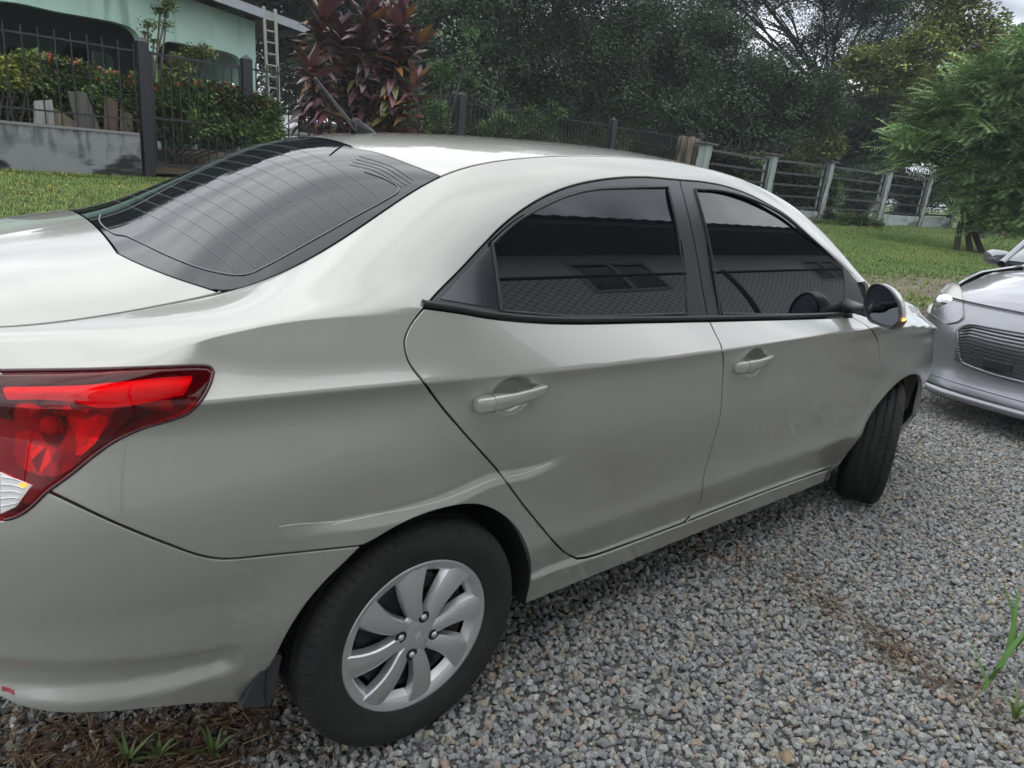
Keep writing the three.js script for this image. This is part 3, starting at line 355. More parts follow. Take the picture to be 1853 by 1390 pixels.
// maroon cordylines: stems ringed with long leaves, each leaf its own
{
  const long = (L, W, arch) => { const p = [], ix = [], n = 6; for (let i = 0; i <= n; i++) { const t = i / n, w = W * Math.sin(Math.PI * Math.pow(clamp(t * 0.96 + 0.04, 0, 1), 0.8)) * 0.5 + 0.003, x = L * t * (1 - 0.18 * arch * t), y = L * (0.18 * t - arch * t * t * 0.55); p.push(x, y + w * 0.35, w, x, y, 0, x, y + w * 0.35, -w); } for (let i = 0; i < n; i++) for (const k of [0, 1]) { const a = i * 3 + k, b = a + 3; ix.push(a, a + 1, b + 1, a, b + 1, b); } const g = new THREE.BufferGeometry(); g.setAttribute('position', new THREE.Float32BufferAttribute(p, 3)); g.setIndex(ix); g.computeVertexNormals(); return g; };
  const geos = [long(0.60, 0.17, 0.2), long(0.55, 0.16, 0.7), long(0.50, 0.15, 1.1), long(0.45, 0.13, 0.0)], tones = [[0.10, 0.042, 0.050], [0.07, 0.040, 0.042], [0.145, 0.058, 0.068], [0.16, 0.092, 0.036], [0.12, 0.11, 0.042], [0.27, 0.125, 0.042], [0.23, 0.17, 0.175]].map((c) => mat(c, 0.34, { side: THREE.DoubleSide, clearcoat: 0.3, clearcoatRoughness: 0.35 }));
  const st = mat([0.15, 0.125, 0.105], 0.9);
  for (let [b, m, tp, n, dist, label] of [[[560, 240], [575, 120], [582, 10], 62, 18.6, 'leftmost tall maroon leaved plant, nearest the ladder'], [[600, 245], [592, 190], [555, 120], 30, 18.0, 'short maroon plant with bent stem low beside the aerial'], [[652, 240], [655, 120], [668, 20], 60, 19, 'tall maroon leaved plant directly above the car aerial'], [[690, 245], [712, 150], [728, 30], 66, 18.8, 'tallest maroon leaved plant at the right of the row'], [[630, 244], [622, 140], [618, 55], 48, 19.4, 'maroon leaved plant filling the gap left of the aerial tip'], [[700, 245], [692, 130], [694, 35], 46, 19.6, 'slightly paler maroon plant between the two tallest ones'], [[655, 242], [700, 160], [760, 80], 44, 19.2, 'maroon plant with orange tinged leaves leaning right'], [[735, 245], [742, 200], [752, 150], 26, 18.6, 'small maroon plant at the right foot of the row']]) {
    n = Math.round(n * 2.3); const P = [b, m, tp].map((p) => at(...p, dist)), root = P[0].clone(); root.y = 0.6; const t = thing('cordyline', label, 'plant', root.toArray()), c = new THREE.CatmullRomCurve3([V(0, 0, 0), ...P.map((p) => p.clone().sub(root))]);
    part('stem', new THREE.TubeGeometry(c, 24, 0.028, 7), st, t);
    for (let i = 0; i < n; i++) { const k = i / n, q = lerp(0.32, 1, Math.pow(k, 0.75)), p = c.getPointAt(Math.min(q, 1)), g = i % 4, o = part('leaf', geos[k > 0.85 ? (g % 2 ? 0 : 3) : g], tones[Math.floor(rnd() * (rnd() < 0.45 ? 3 : tones.length))], t); o.position.copy(p).add(V(rr(-0.02, 0.02), rr(-0.05, 0.05), rr(-0.02, 0.02))); o.rotation.set(rr(-0.4, 0.4), i * 2.4 + rr(-0.3, 0.3), lerp(-0.45, 0.95, Math.pow(k, 1.9)) + rr(-0.25, 0.25), 'YXZ'); o.scale.setScalar(rr(0.95, 1.45)); }
  }
}
// earth and cuttings heaped at the right
{
  const c = onGround(1815, 425), g = new THREE.SphereGeometry(1, 40, 20, 0, 6.283, 0, 1.6), p = g.attributes.position; for (let i = 0; i < p.count; i++) { const k = 1 + 0.3 * fbm(p.getX(i) * 2, p.getY(i) * 2, p.getZ(i) * 2, 4); p.setXYZ(i, p.getX(i) * 2.4 * k, p.getY(i) * 0.55 * k, p.getZ(i) * 1.3 * k); } g.computeVertexNormals();
  const h = thing('cuttings_heap', 'low brown heap of earth and cuttings under the feathery tree', 'heap', [c.x, c.y - 0.1, c.z]); part('earth_mound', g, mat([0.10, 0.08, 0.045], 0.95), h);
  const base = V(c.x, c.y, c.z); foliage(h, 'dry_cuttings', SPRIG.tiny, [[V(0, 0.1, 0), 2.1, 0.25]], 900, toned([0.10, 0.075, 0.035], [0.19, 0.16, 0.07]), { size: 1.7, shell: 0.8 });
}
// ------------------------------------------------------------------ behind the photographer, seen only in the glass and paint: fence and building
{
  const f = thing('chain_link_fence', 'chain link fence with a dark top rail, mirrored in the side windows of the sedan', 'fence', [0, 0, 2.85]);
  for (let x = -4; x <= 17; x += 3) part('post', new THREE.CylinderGeometry(0.03, 0.03, 2.5, 10).translate(x, 1.22, 0), iron, f);
  part('rail', new THREE.CylinderGeometry(0.028, 0.028, 21, 10).rotateZ(Math.PI / 2).translate(6.5, 2.42, 0), iron, f);
  const w = []; for (let i = -26; i < 210; i++) { const x = -4 + i * 0.10; for (const s of [1, -1]) { const a = V(s > 0 ? x : x + 2.4, 0.02, 0.004 * s), b = V(s > 0 ? x + 2.4 : x, 2.42, 0.004 * s); if (Math.min(a.x, b.x) > -4.1 && Math.max(a.x, b.x) < 17) w.push(rod(a, b, 0.0028, 0.0028, 4)); } }
  part('wire_mesh', w, mat([0.05, 0.052, 0.055], 0.6), f).userData.kind = 'stuff';
  const b = thing('white_building', 'dingy white building with a corrugated roof, mirrored in the side windows of the sedan', 'building', [0, 0, 0]);
  part('wall', box(34, 5.3, 0.3, 12, 2.6, 6.0), mat([0.85, 0.85, 0.84], 0.9), b);
  for (const [x, y] of [[7.4, 4.2], [15, 4.2]]) { const wn = part('window', [box(1.9, 0.09, 0.06, x, y + 0.6, 5.83), box(1.9, 0.09, 0.06, x, y - 0.6, 5.83), box(0.09, 1.2, 0.06, x, y, 5.83), box(0.09, 1.2, 0.06, x - 0.9, y, 5.83), box(0.09, 1.2, 0.06, x + 0.9, y, 5.83)], mat([0.6, 0.6, 0.6], 0.6), b); part('pane', box(1.8, 1.2, 0.02, x, y, 5.845), M0(), wn); }
  const rs = new THREE.Shape(); rs.moveTo(-5, 0); for (let i = 0; i <= 340; i++) rs.lineTo(-5 + i * 0.1, 0.03 * Math.sin(i * 1.57)); rs.lineTo(29, 0.05); for (let i = 340; i >= 0; i--) rs.lineTo(-5 + i * 0.1, 0.02 + 0.03 * Math.sin(i * 1.57)); const rg = new THREE.ExtrudeGeometry(rs, { depth: 7, bevelEnabled: false }); rg.rotateX(-0.10).translate(0, 5.8, 4.4); part('roof', rg, mat([0.10, 0.10, 0.105], 0.7), b);
  part('eave_board', box(34, 0.22, 0.05, 12, 5.67, 4.55), mat([0.10, 0.10, 0.1], 0.8), b);
}
function M0() { return mat([0.02, 0.022, 0.025], 0.05); }

// a far wood closes the view under the crowns
{
  const w = new THREE.Group(); w.name = 'far_wood'; scene.add(w); tag(w, 'dim far wood closing the view under the tree crowns', 'wood', null, 'stuff');
  const cl = []; for (let x = -30; x < 110; x += 4) cl.push([V(x, rr(2.0, 3.2), -44 - rr(0, 6) - Math.max(0, x - 40) * 0.35), rr(4, 5.4), 0.9]);
  foliage(w, 'wood_leaves', SPRIG.big, cl, 11000, DARK, { size: 2.2, shell: 0.2 });
}
// white car parked in the yard, half hidden by the maroon plants
{
  const c = at(600, 220, 22.5), t = thing('parked_car', 'white car parked in the yard, half hidden behind the maroon plants', 'car', [c.x, 0.72, c.z], 0.1), wh = mat([0.72, 0.73, 0.74], 0.3, { clearcoat: 0.6 });
  const sec = (x, w, y0, y1, k = 0.85) => Array.from({ length: 20 }, (_, i) => { const a = i / 20 * 6.283, e = 0.55, cx = Math.sign(Math.cos(a)) * Math.pow(Math.abs(Math.cos(a)), e), sy = Math.sign(Math.sin(a)) * Math.pow(Math.abs(Math.sin(a)), e); return V(x, (y0 + y1) / 2 + sy * (y1 - y0) / 2, cx * w * (sy > 0 ? k + (1 - k) * (1 - sy) : 1)); });
  part('body', skin([sec(-2.05, 0.62, 0.35, 0.75), sec(-1.9, 0.80, 0.25, 0.95), sec(-1, 0.85, 0.22, 1.0), sec(0.6, 0.85, 0.22, 0.98), sec(1.6, 0.82, 0.22, 0.86), sec(2.0, 0.66, 0.28, 0.70)], true, true), wh, t);
  part('cabin', skin([sec(-1.95, 0.6, 0.9, 1.0), sec(-1.5, 0.66, 0.92, 1.46), sec(-0.4, 0.66, 0.92, 1.52), sec(0.2, 0.66, 0.92, 1.46), sec(1.0, 0.68, 0.90, 0.98)], true, true), wh, t);
  for (const [x, l] of [[-1.05, 0.75], [-0.1, 0.8]]) part('window', new RoundedBoxGeometry(l, 0.34, 1.36, 2, 0.08).translate(x, 1.20, 0), mat([0.02, 0.025, 0.03], 0.05), t);
  for (const x of [-1.3, 1.25]) part('wheel', new THREE.CylinderGeometry(0.30, 0.30, 1.62, 24).rotateX(Math.PI / 2).translate(x, 0.30, 0), mat([0.03, 0.03, 0.03], 0.8), t);
}
// ------------------------------------------------------------------ the silver sedan
// Body axes: x forward, y up, z out of its right side; rear axle at x = 0. The side is z = side(x, y), the top y = top(x, w).
const yCrease = spl([-1, -0.45, -0.06, 1.04, 2.1, 2.6, 3.0, 3.35], [0.955, 0.946, 0.932, 0.903, 0.893, 0.857, 0.785, 0.64]);
const zCrease = spl([-1, -0.45, 0, 1, 2.1, 2.9, 3.4], [0.848, 0.852, 0.856, 0.856, 0.850, 0.825, 0.80]);
const yBelt = spl([-1, -0.72, -0.55, -0.41, -0.32, -0.2, -0.08, 0.03, 0.165, 0.43, 1.0, 1.5, 1.92, 2.3, 2.6, 2.95, 3.35], [0.965, 0.995, 1.027, 1.052, 1.065, 1.0745, 1.076, 1.067, 1.046, 1.015, 0.983, 0.957, 0.938, 0.925, 0.902, 0.842, 0.69]);
const zBelt = spl([-1, -0.37, 0, 0.5, 1, 1.5, 1.92, 2.3, 3, 3.4], [0.78, 0.785, 0.782, 0.774, 0.770, 0.769, 0.766, 0.760, 0.735, 0.70]);
const yEdge = spl([-1, -0.72, -0.45, -0.34, -0.24, -0.02, 0.18, 0.4, 0.7, 1.0, 1.29, 1.61, 1.96, 2.27, 2.6, 3.0, 3.35], [0.995, 1.030, 1.066, 1.084, 1.113, 1.224, 1.330, 1.387, 1.419, 1.428, 1.412, 1.35, 1.2, 1.03, 0.958, 0.885, 0.745]);
const zEdge = spl([-1, -0.72, -0.37, -0.24, -0.02, 0.18, 0.4, 1.0, 1.29, 1.61, 1.96, 2.27, 2.6, 3.0, 3.4], [0.66, 0.645, 0.60, 0.587, 0.562, 0.535, 0.528, 0.53, 0.55, 0.587, 0.643, 0.69, 0.69, 0.665, 0.62]);
const lowDoor = spl([0.1, 0.2, 0.28, 0.335, 0.40, 0.425, 0.455, 0.52, 0.60, 0.68, 0.725, 0.78, 0.84, 0.88, 0.91], [0.752, 0.772, 0.786, 0.800, 0.819, 0.8245, 0.8240, 0.8250, 0.834, 0.8435, 0.8465, 0.8455, 0.8425, 0.8440, 0.853]);
const lowWing = spl([0.1, 0.2, 0.28, 0.335, 0.42, 0.52, 0.60, 0.68, 0.73, 0.79, 0.85, 0.885, 0.91], [0.752, 0.772, 0.786, 0.80, 0.826, 0.841, 0.8535, 0.859, 0.857, 0.848, 0.8385, 0.839, 0.849]);
const lowBump = spl([0.1, 0.2, 0.26, 0.34, 0.45, 0.6, 0.75, 0.91], [0.66, 0.74, 0.78, 0.815, 0.835, 0.845, 0.849, 0.853]);
const REAR = { L: 0.52, n: 3.1, end: (y) => -0.945 + 0.05 * sstep(Math.abs(y - 0.55), 0.15, 0.6) + 0.03 * sstep(y, 0.8, 1.1) };
const FRONT = { L: 0.80, n: 2.7, end: (y) => 3.40 - 0.10 * sstep(y, 0.55, 0.85) - 0.03 * sstep(-y, -0.45, -0.2) - 0.25 * sstep(y, 0.85, 1.1) };
function taper(x, y) {
  let c = (REAR.end(y) + REAR.L - x) / REAR.L, n = REAR.n;
  if (c <= 0) { c = (x - FRONT.end(y) + FRONT.L) / FRONT.L; n = FRONT.n; }
  return c <= 0 ? 1 : c >= 1 ? 0 : Math.pow(1 - Math.pow(c, n), 1 / n);
}
const ySill = spl([0.35, 0.53, 0.6, 0.8, 1.03, 1.29, 1.55, 1.83, 2.1], [0.335, 0.326, 0.320, 0.314, 0.311, 0.310, 0.307, 0.299, 0.28]);
const ARCH = [{ x: -0.005, y: 0.292, r: 0.335 }, { x: 2.53, y: 0.292, r: 0.345 }];
// the knock over the rear wheel: a creased hollow that runs from the wing into the rear door
const yDent = spl([-0.40, -0.19, -0.03, 0.07, 0.19, 0.26, 0.40], [0.694, 0.668, 0.660, 0.666, 0.676, 0.668, 0.684]);
function dentDepth(x, y) {
  if (x < -0.42 || x > 0.46) return 0;
  const d = y - yDent(x), run = sstep(x, -0.40, 0.02) * (1 - sstep(x, 0.22, 0.44)) * 0.75 + 0.25 * sstep(x, -0.4, -0.15) * (1 - sstep(x, 0.3, 0.44));
  const e = Math.sqrt(d * d + 0.000016);                              // a soft crease, not a knife edge
  return run * (0.021 * Math.exp(-Math.max(d, 0) / 0.075) * sstep(d, -0.028, 0.005) - 0.004 * Math.exp(-e * e / 0.0009));
}
const GRIP = [{ x: 0.205, y: 0.872 }, { x: 1.205, y: 0.846 }];       // finger bowls behind the door handles
const bumpHi = spl([-0.9, -0.74, -0.6, -0.46, -0.3], [0.520, 0.510, 0.485, 0.455, 0.42]), bumpLo = spl([-0.9, -0.74, -0.6, -0.46, -0.3], [0.415, 0.405, 0.388, 0.372, 0.35]);
function side(x, y) {
  const yc = yCrease(x), zc = zCrease(x), yb = yBelt(x), zb = zBelt(x), ye = yEdge(x), ze = zEdge(x);
  const g = -0.68 * (zb - ze) / (ye - yb);
  const h = yb - yc, k = sstep(x, -0.12, 0.15), m = lerp(-0.98, (zb - zc) / h, k), e = lerp(lerp(-0.28, g, sstep(-x, 0.42, 0.66)), (zb - zc) / h, k);
  let t = (y - yc) / h, sh = t < 0 ? zc + m * (y - yc) : t > 1 ? zb + e * (y - yb) : (2 * t * t * t - 3 * t * t + 1) * zc + (t * t * t - 2 * t * t + t) * h * m + (3 * t * t - 2 * t * t * t) * zb + (t * t * t - t * t) * h * e;
  t = (y - yb) / (ye - yb); const gh = t < 0 ? zb + g * (y - yb) : zb - (zb - ze) * (0.68 * t + 0.32 * Math.pow(t, 6.5));
  const kk = lerp(0.032, 0.006, k), ee = Math.max(kk - Math.abs(sh - gh), 0) / kk, soft = Math.min(sh, gh) - ee * ee * kk * 0.25, up = y < yc - 0.02 ? sh : lerp(soft, y < yb ? sh : gh, k);
  const Y = y * 0.91 / yc, q = sstep(-x, 0.30, 0.55);
  const dw = lerp(lowDoor(Y), lowWing(Y), sstep(-x, -0.25, 0.15)); let lo = lerp(dw, lerp(lowBump(Y), dw, sstep(y, 0.5, 0.62)), q) + zc - 0.853;
  // smooth minimum: the shoulder crease
  const kc = 0.007, ec = Math.max(kc - Math.abs(lo - up), 0) / kc;
  let z = Math.min(lo, up) - ec * ec * kc * 0.25;
  for (const a of ARCH) { const d = Math.hypot(x - a.x, y - a.y) - a.r; if (d < 0.25) z += 0.013 * Math.exp(-Math.pow(Math.max(d, 0) / 0.075, 2)) * sstep(y, 0.2, 0.4); }
  z -= dentDepth(x, y);
  const ys = ySill(x); z += 0.017 * sstep(ys - y, -0.002, 0.022) * sstep(x, 0.2, 0.42) * (1 - sstep(x, 2.02, 2.12));   // sill
  if (x < -0.28) { const hi = bumpHi(x), l = bumpLo(x), v = (y - l) / (hi - l); if (v > -0.1 && v < 1.1) z -= 0.022 * sstep(-x, 0.40, 0.455) * sstep(v, -0.02, 0.42) * sstep(1 - v, -0.03, 0.42); }
  for (const a of GRIP) { const d = Math.hypot((x - a.x) / 0.057, (y - a.y) / 0.046); if (d < 1.2) z -= 0.024 * sstep(1.06 - d, 0, 0.5); }
  return Math.max(z, 0.05) * taper(x, y);
}
// lines of sight meet the side of the car
function onSide(px, py) {
  const d = sight(px, py); let a = (1.0 - EYE.z) / d.z, b = a, P;
  const inside = (t) => { P = EYE.clone().addScaledVector(d, t); return P.z - side(P.x, P.y); };
  for (let i = 0; i < 400; i++) { b = a + 0.01; if (inside(b) < 0) break; a = b; }
  for (let i = 0; i < 30; i++) { const m = (a + b) / 2; if (inside(m) < 0) b = m; else a = m; }
  return [P.x, P.y];
}
// along the body: u runs round the rear corner (u < 0), along the flank, and round the nose (u > 3)
function uvOf(x, y) {
  const a = REAR.end(y) + REAR.L, b = FRONT.end(y) - FRONT.L;
  if (x < a) { const c = clamp((a - x) / REAR.L, 0, 1), z = Math.pow(Math.max(1 - Math.pow(c, REAR.n), 0), 1 / REAR.n); return [-Math.atan2(c, z) / (Math.PI / 2), y]; }
  if (x > b) { const c = clamp((x - b) / FRONT.L, 0, 1), z = Math.pow(Math.max(1 - Math.pow(c, FRONT.n), 0), 1 / FRONT.n); return [3 + Math.atan2(c, z) / (Math.PI / 2), y]; }
  return [3 * (x - a) / (b - a), y];
}
function xOf(u, y) {
  const a = REAR.end(y) + REAR.L, b = FRONT.end(y) - FRONT.L;
  if (u < 0) { const f = Math.min(-u, 1) * Math.PI / 2, c = Math.sin(f), s = Math.cos(f); return a - REAR.L * c / Math.pow(Math.pow(c, REAR.n) + Math.pow(s, REAR.n), 1 / REAR.n); }
  if (u > 3) { const f = Math.min(u - 3, 1) * Math.PI / 2, c = Math.sin(f), s = Math.cos(f); return b + FRONT.L * c / Math.pow(Math.pow(c, FRONT.n) + Math.pow(s, FRONT.n), 1 / FRONT.n); }
  return a + (b - a) * u / 3;
}
const flank = (sgn) => (u, y) => { const x = xOf(u, y); return V(x, y, sgn * side(x, y)); };
// the same with rows that run along the roof edge, for the wing and pillars
const edged = (sgn) => (u, v) => { const X = xOf(u, 0.95), c = yCrease(X), y = v < 0.93 ? c + v - 0.93 : c + (v - 0.93) * 2 * (yEdge(X) - c), x = xOf(u, y); return V(x, y, sgn * side(x, y)); };
const toEdged = (a) => a.map(([u, y]) => { const X = xOf(u, 0.95), c = yCrease(X); return [u, y < c ? y - c + 0.93 : 0.93 + (y - c) / (2 * (yEdge(X) - c))]; });
// door glass: one barrel-shaped surface just inside the frames
const pane = (sgn) => (u, y) => { const x = xOf(u, y), q = y - 1.15; return V(x, y, sgn * (0.7219 - 0.4197 * q - 0.4455 * q * q - 0.0083 * (x - 1) - 0.0083 * (x - 1) ** 2)); };
const crown = spl([-1, -0.9, -0.7, -0.5, -0.4, -0.3, -0.2, -0.1, 0, 0.09, 0.17, 0.3, 0.5, 0.7, 1.2, 1.6, 2.2, 3, 3.4], [0.03, 0.055, 0.095, 0.105, 0.115, 0.138, 0.152, 0.152, 0.137, 0.110, 0.086, 0.062, 0.045, 0.037, 0.04, 0.05, 0.06, 0.05, 0.03]);
const arcW = (w) => 1 - Math.pow(Math.abs(w), 2.3);
const topZ = (x) => side(x, yEdge(x));
const over = (x, w) => V(x, yEdge(x) + crown(x) * arcW(w), topZ(x) * w);
function onTop(px, py) {                                              // (x, w) where a line of sight meets the top
  const d = sight(px, py); let a = 0.6, b, P;
  const gap = (t) => { P = EYE.clone().addScaledVector(d, t); const w = P.z / topZ(P.x); return Math.abs(w) > 1.15 ? 1 : P.y - yEdge(P.x) - crown(P.x) * arcW(w); };
  for (let i = 0; i < 500; i++) { b = a + 0.008; if (gap(b) < 0) break; a = b; }
  for (let i = 0; i < 30; i++) { const m = (a + b) / 2; if (gap(m) < 0) b = m; else a = m; }
  return [P.x, P.z / topZ(P.x)];
}
// smooth a run of points (Catmull-Rom), about one point per `step` of its own units
function smooth(pts, step) {
  if (pts.length < 3) pts = [pts[0], [(pts[0][0] + pts[1][0]) / 2, (pts[0][1] + pts[1][1]) / 2], pts[1]];
  const c = new THREE.CatmullRomCurve3(pts.map((p) => V(p[0], p[1], 0)), false, 'centripetal'), n = Math.max(2, Math.round(c.getLength() / step));
  return c.getSpacedPoints(n).map((p) => [p.x, p.y]);
}
const seam = (px) => smooth(px, 5).map((p) => onSide(...p));          // photograph -> (x, y) on the side
const line = (xy) => smooth(xy, 0.012);                               // (x, y) given directly
const rev = (a) => a.slice().reverse();
const ring = (...runs) => { const o = []; for (const r of runs) for (const p of r) { const l = o[o.length - 1]; if (!l || Math.hypot(p[0] - l[0], p[1] - l[1]) > 1e-4) o.push(p); } const a = o[0], z = o[o.length - 1]; if (Math.hypot(a[0] - z[0], a[1] - z[1]) < 1e-4) o.pop(); return o; };
const areaOf = (p) => { let s = 0; for (let i = 0, j = p.length - 1; i < p.length; j = i++) s += p[j][0] * p[i][1] - p[i][0] * p[j][1]; return s / 2; };
function inset(p, d, sx = 1) {                                        // move a counter-clockwise outline inwards
  return p.map((q, i) => {
    const a = p[(i + p.length - 1) % p.length], b = p[(i + 1) % p.length];
    let x1 = (q[0] - a[0]) * sx, y1 = q[1] - a[1], x2 = (b[0] - q[0]) * sx, y2 = b[1] - q[1]; const l1 = Math.hypot(x1, y1) || 1, l2 = Math.hypot(x2, y2) || 1; x1 /= l1; y1 /= l1; x2 /= l2; y2 /= l2;
    let nx = -(y1 + y2), ny = x1 + x2; const l = Math.hypot(nx, ny) || 1; nx /= l; ny /= l;
    const c = Math.max(nx * -y1 + ny * x1, 0.4);
    return [q[0] + nx * d / c / sx, q[1] + ny * d / c];
  });
}
function clipHalf(p, axis, v, keep) { const o = []; for (let i = 0, n = p.length; i < n; i++) { const a = p[i], b = p[(i + 1) % n], da = (a[axis] - v) * keep, db = (b[axis] - v) * keep; if (da >= 0) o.push(a); if ((da > 0 && db < 0) || (da < 0 && db > 0)) { const t = da / (da - db); o.push([a[0] + t * (b[0] - a[0]), a[1] + t * (b[1] - a[1])]); } } return o; }
// a sheet-metal panel on surface S(u, v): outline in (u, v), its edges rolled in; scale = metres per unit of u
function panel(S, outline, { step = 0.012, sx = 1, off = 0, gap = 0.002, roll = 0.0025, flange = 0.014, flip = 1, thick = false } = {}) {
  let O = areaOf(outline) > 0 ? outline : rev(outline);
  const pos = [], nor = [], uv = [], idx = [], E = 2e-4, seen = new Map();
  const at = (u, v) => { const p = S(u, v), a = S(u + E / sx, v).sub(S(u - E / sx, v)), b = S(u, v + E).sub(S(u, v - E)), n = a.cross(b).normalize().multiplyScalar(flip); return [p.addScaledVector(n, off), n]; };
  const put = (p, n, u, v) => { pos.push(p.x, p.y, p.z); nor.push(n.x, n.y, n.z); uv.push(u * sx, v); return pos.length / 3 - 1; };
  const vert = (u, v) => { const k = Math.round(u * 1e6) + '_' + Math.round(v * 1e6); let i = seen.get(k); if (i === undefined) { i = put(...at(u, v), u, v); seen.set(k, i); } return i; };
  const tri = (a, b, c) => flip > 0 ? idx.push(a, b, c) : idx.push(a, c, b);
  const inner = inset(O, gap + roll, sx), us = inner.map((p) => p[0]), vs = inner.map((p) => p[1]), du = step / sx, u0 = Math.floor(Math.min(...us) / du), u1 = Math.ceil(Math.max(...us) / du);
  for (let i = u0; i < u1; i++) {
    const strip = clipHalf(clipHalf(inner, 0, i * du, 1), 0, (i + 1) * du, -1); if (strip.length < 3) continue;
    const sv = strip.map((p) => p[1]), v0 = Math.floor(Math.min(...sv) / step), v1 = Math.ceil(Math.max(...sv) / step);
    for (let j = v0; j < v1; j++) {
      let c = clipHalf(clipHalf(strip, 1, j * step, 1), 1, (j + 1) * step, -1);
      c = c.filter((p, k) => { const q = c[(k + 1) % c.length]; return Math.hypot(p[0] - q[0], p[1] - q[1]) > 1e-7; });
      const A = c.length < 3 ? 0 : areaOf(c); if (A < 1e-9) continue;
      if (c.length === 4 && A > du * step * 0.9999) { const k = c.map((p) => vert(...p)); tri(k[0], k[1], k[2]); tri(k[0], k[2], k[3]); continue; }
      const f = THREE.ShapeUtils.triangulateShape(c.map((p) => new THREE.Vector2(p[0] * sx, p[1])), []), k = c.map((p) => vert(...p));
      for (const [a, b, d] of f) if ((c[b][0] - c[a][0]) * (c[d][1] - c[a][1]) - (c[d][0] - c[a][0]) * (c[b][1] - c[a][1]) > 0) tri(k[a], k[b], k[d]); else tri(k[a], k[d], k[b]);
    }
  }
  // rolled edge and return flange
  if (flange > 0) {
    const e1 = inset(O, gap + roll * 0.3, sx), e2 = inset(O, gap, sx), N = O.length, rows = [];
    for (let i = 0; i < N; i++) {
      const [p0, n0] = at(...inner[i]), [p1] = at(...e1[i]), [p2] = at(...e2[i]);
      let outw = p2.clone().sub(p0); outw.addScaledVector(n0, -outw.dot(n0)); if (outw.lengthSq() < 1e-12) outw.set(1, 0, 0); outw.normalize();
      p1.addScaledVector(n0, -roll * 0.3); p2.addScaledVector(n0, -roll);
      rows.push([put(p0, n0, ...inner[i]), put(p1, n0.clone().multiplyScalar(0.7).addScaledVector(outw, 0.7), ...e1[i]), put(p2, outw, ...e2[i]), put(p2.clone().addScaledVector(n0, -flange), outw, ...e2[i])]);
    }
    for (let i = 0; i < N; i++) { const a = rows[i], b = rows[(i + 1) % N]; for (let k = 0; k < 3; k++) { tri(a[k], a[k + 1], b[k + 1]); tri(a[k], b[k + 1], b[k]); } }
  }
  const g = new THREE.BufferGeometry();
  g.setAttribute('position', new THREE.Float32BufferAttribute(pos, 3)); g.setAttribute('normal', new THREE.Float32BufferAttribute(nor, 3)); g.setAttribute('uv', new THREE.Float32BufferAttribute(uv, 2)); g.setIndex(idx);
  return g;
}
const M = {};
{
  // uv in metres: faint mottling of the lacquer, dust specks and flecks
  const dust = dataTex(1024, (u, v) => { const n = fbm(u * 6, v * 6, 1.5, 4), q = noise3.noise(u * 150, v * 150, 9), f = noise3.noise(u * 420, v * 420, 3), k = 0.965 + 0.05 * n + 0.02 * f - (q > 0.62 ? 0.10 * (q - 0.62) / 0.3 : 0); return [k, k, k * 0.998]; }, false);
  const smear = dataTex(512, (u, v) => { const n = fbm(u * 5, v * 5, 4.5, 5) + 0.5, m = fbm(u * 24, v * 24, 2, 3); return [0, clamp(0.55 + 0.6 * (n - 0.5) + 0.25 * m, 0, 1), 0]; }, false);
  M.paint = mat([0.405, 0.407, 0.372], 0.34, { metalness: 0.52, clearcoat: 1, clearcoatRoughness: 0.035, map: dust, clearcoatRoughnessMap: smear });
  M.black = mat([0.012, 0.013, 0.015], 0.42);
  M.blackSatin = mat([0.028, 0.030, 0.036], 0.36, { clearcoat: 0.25, clearcoatRoughness: 0.3 });
  M.inside = mat([0.008, 0.008, 0.009], 0.9);
  M.rubber = mat([0.022, 0.022, 0.024], 0.75);
  M.tint = mat([0.007, 0.008, 0.011], 0.02, { ior: 1.7 });
  M.backGlass = mat([0.012, 0.014, 0.018], 0.02, { ior: 1.62 });
  M.heater = mat([0.24, 0.265, 0.27], 0.6);
  M.hubcap = mat([0.60, 0.605, 0.61], 0.32, { metalness: 0.75, clearcoat: 0.35, clearcoatRoughness: 0.25 });
  M.steel = mat([0.018, 0.019, 0.022], 0.5, { metalness: 0.3 });
  M.chrome = mat([0.75, 0.76, 0.78], 0.12, { metalness: 1 });
  M.mirror = mat([0.13, 0.14, 0.16], 0.01, { metalness: 1 });
}
const car = thing('silver_sedan', 'dented champagne silver four-door sedan with tinted windows and a lit mirror indicator', 'car');
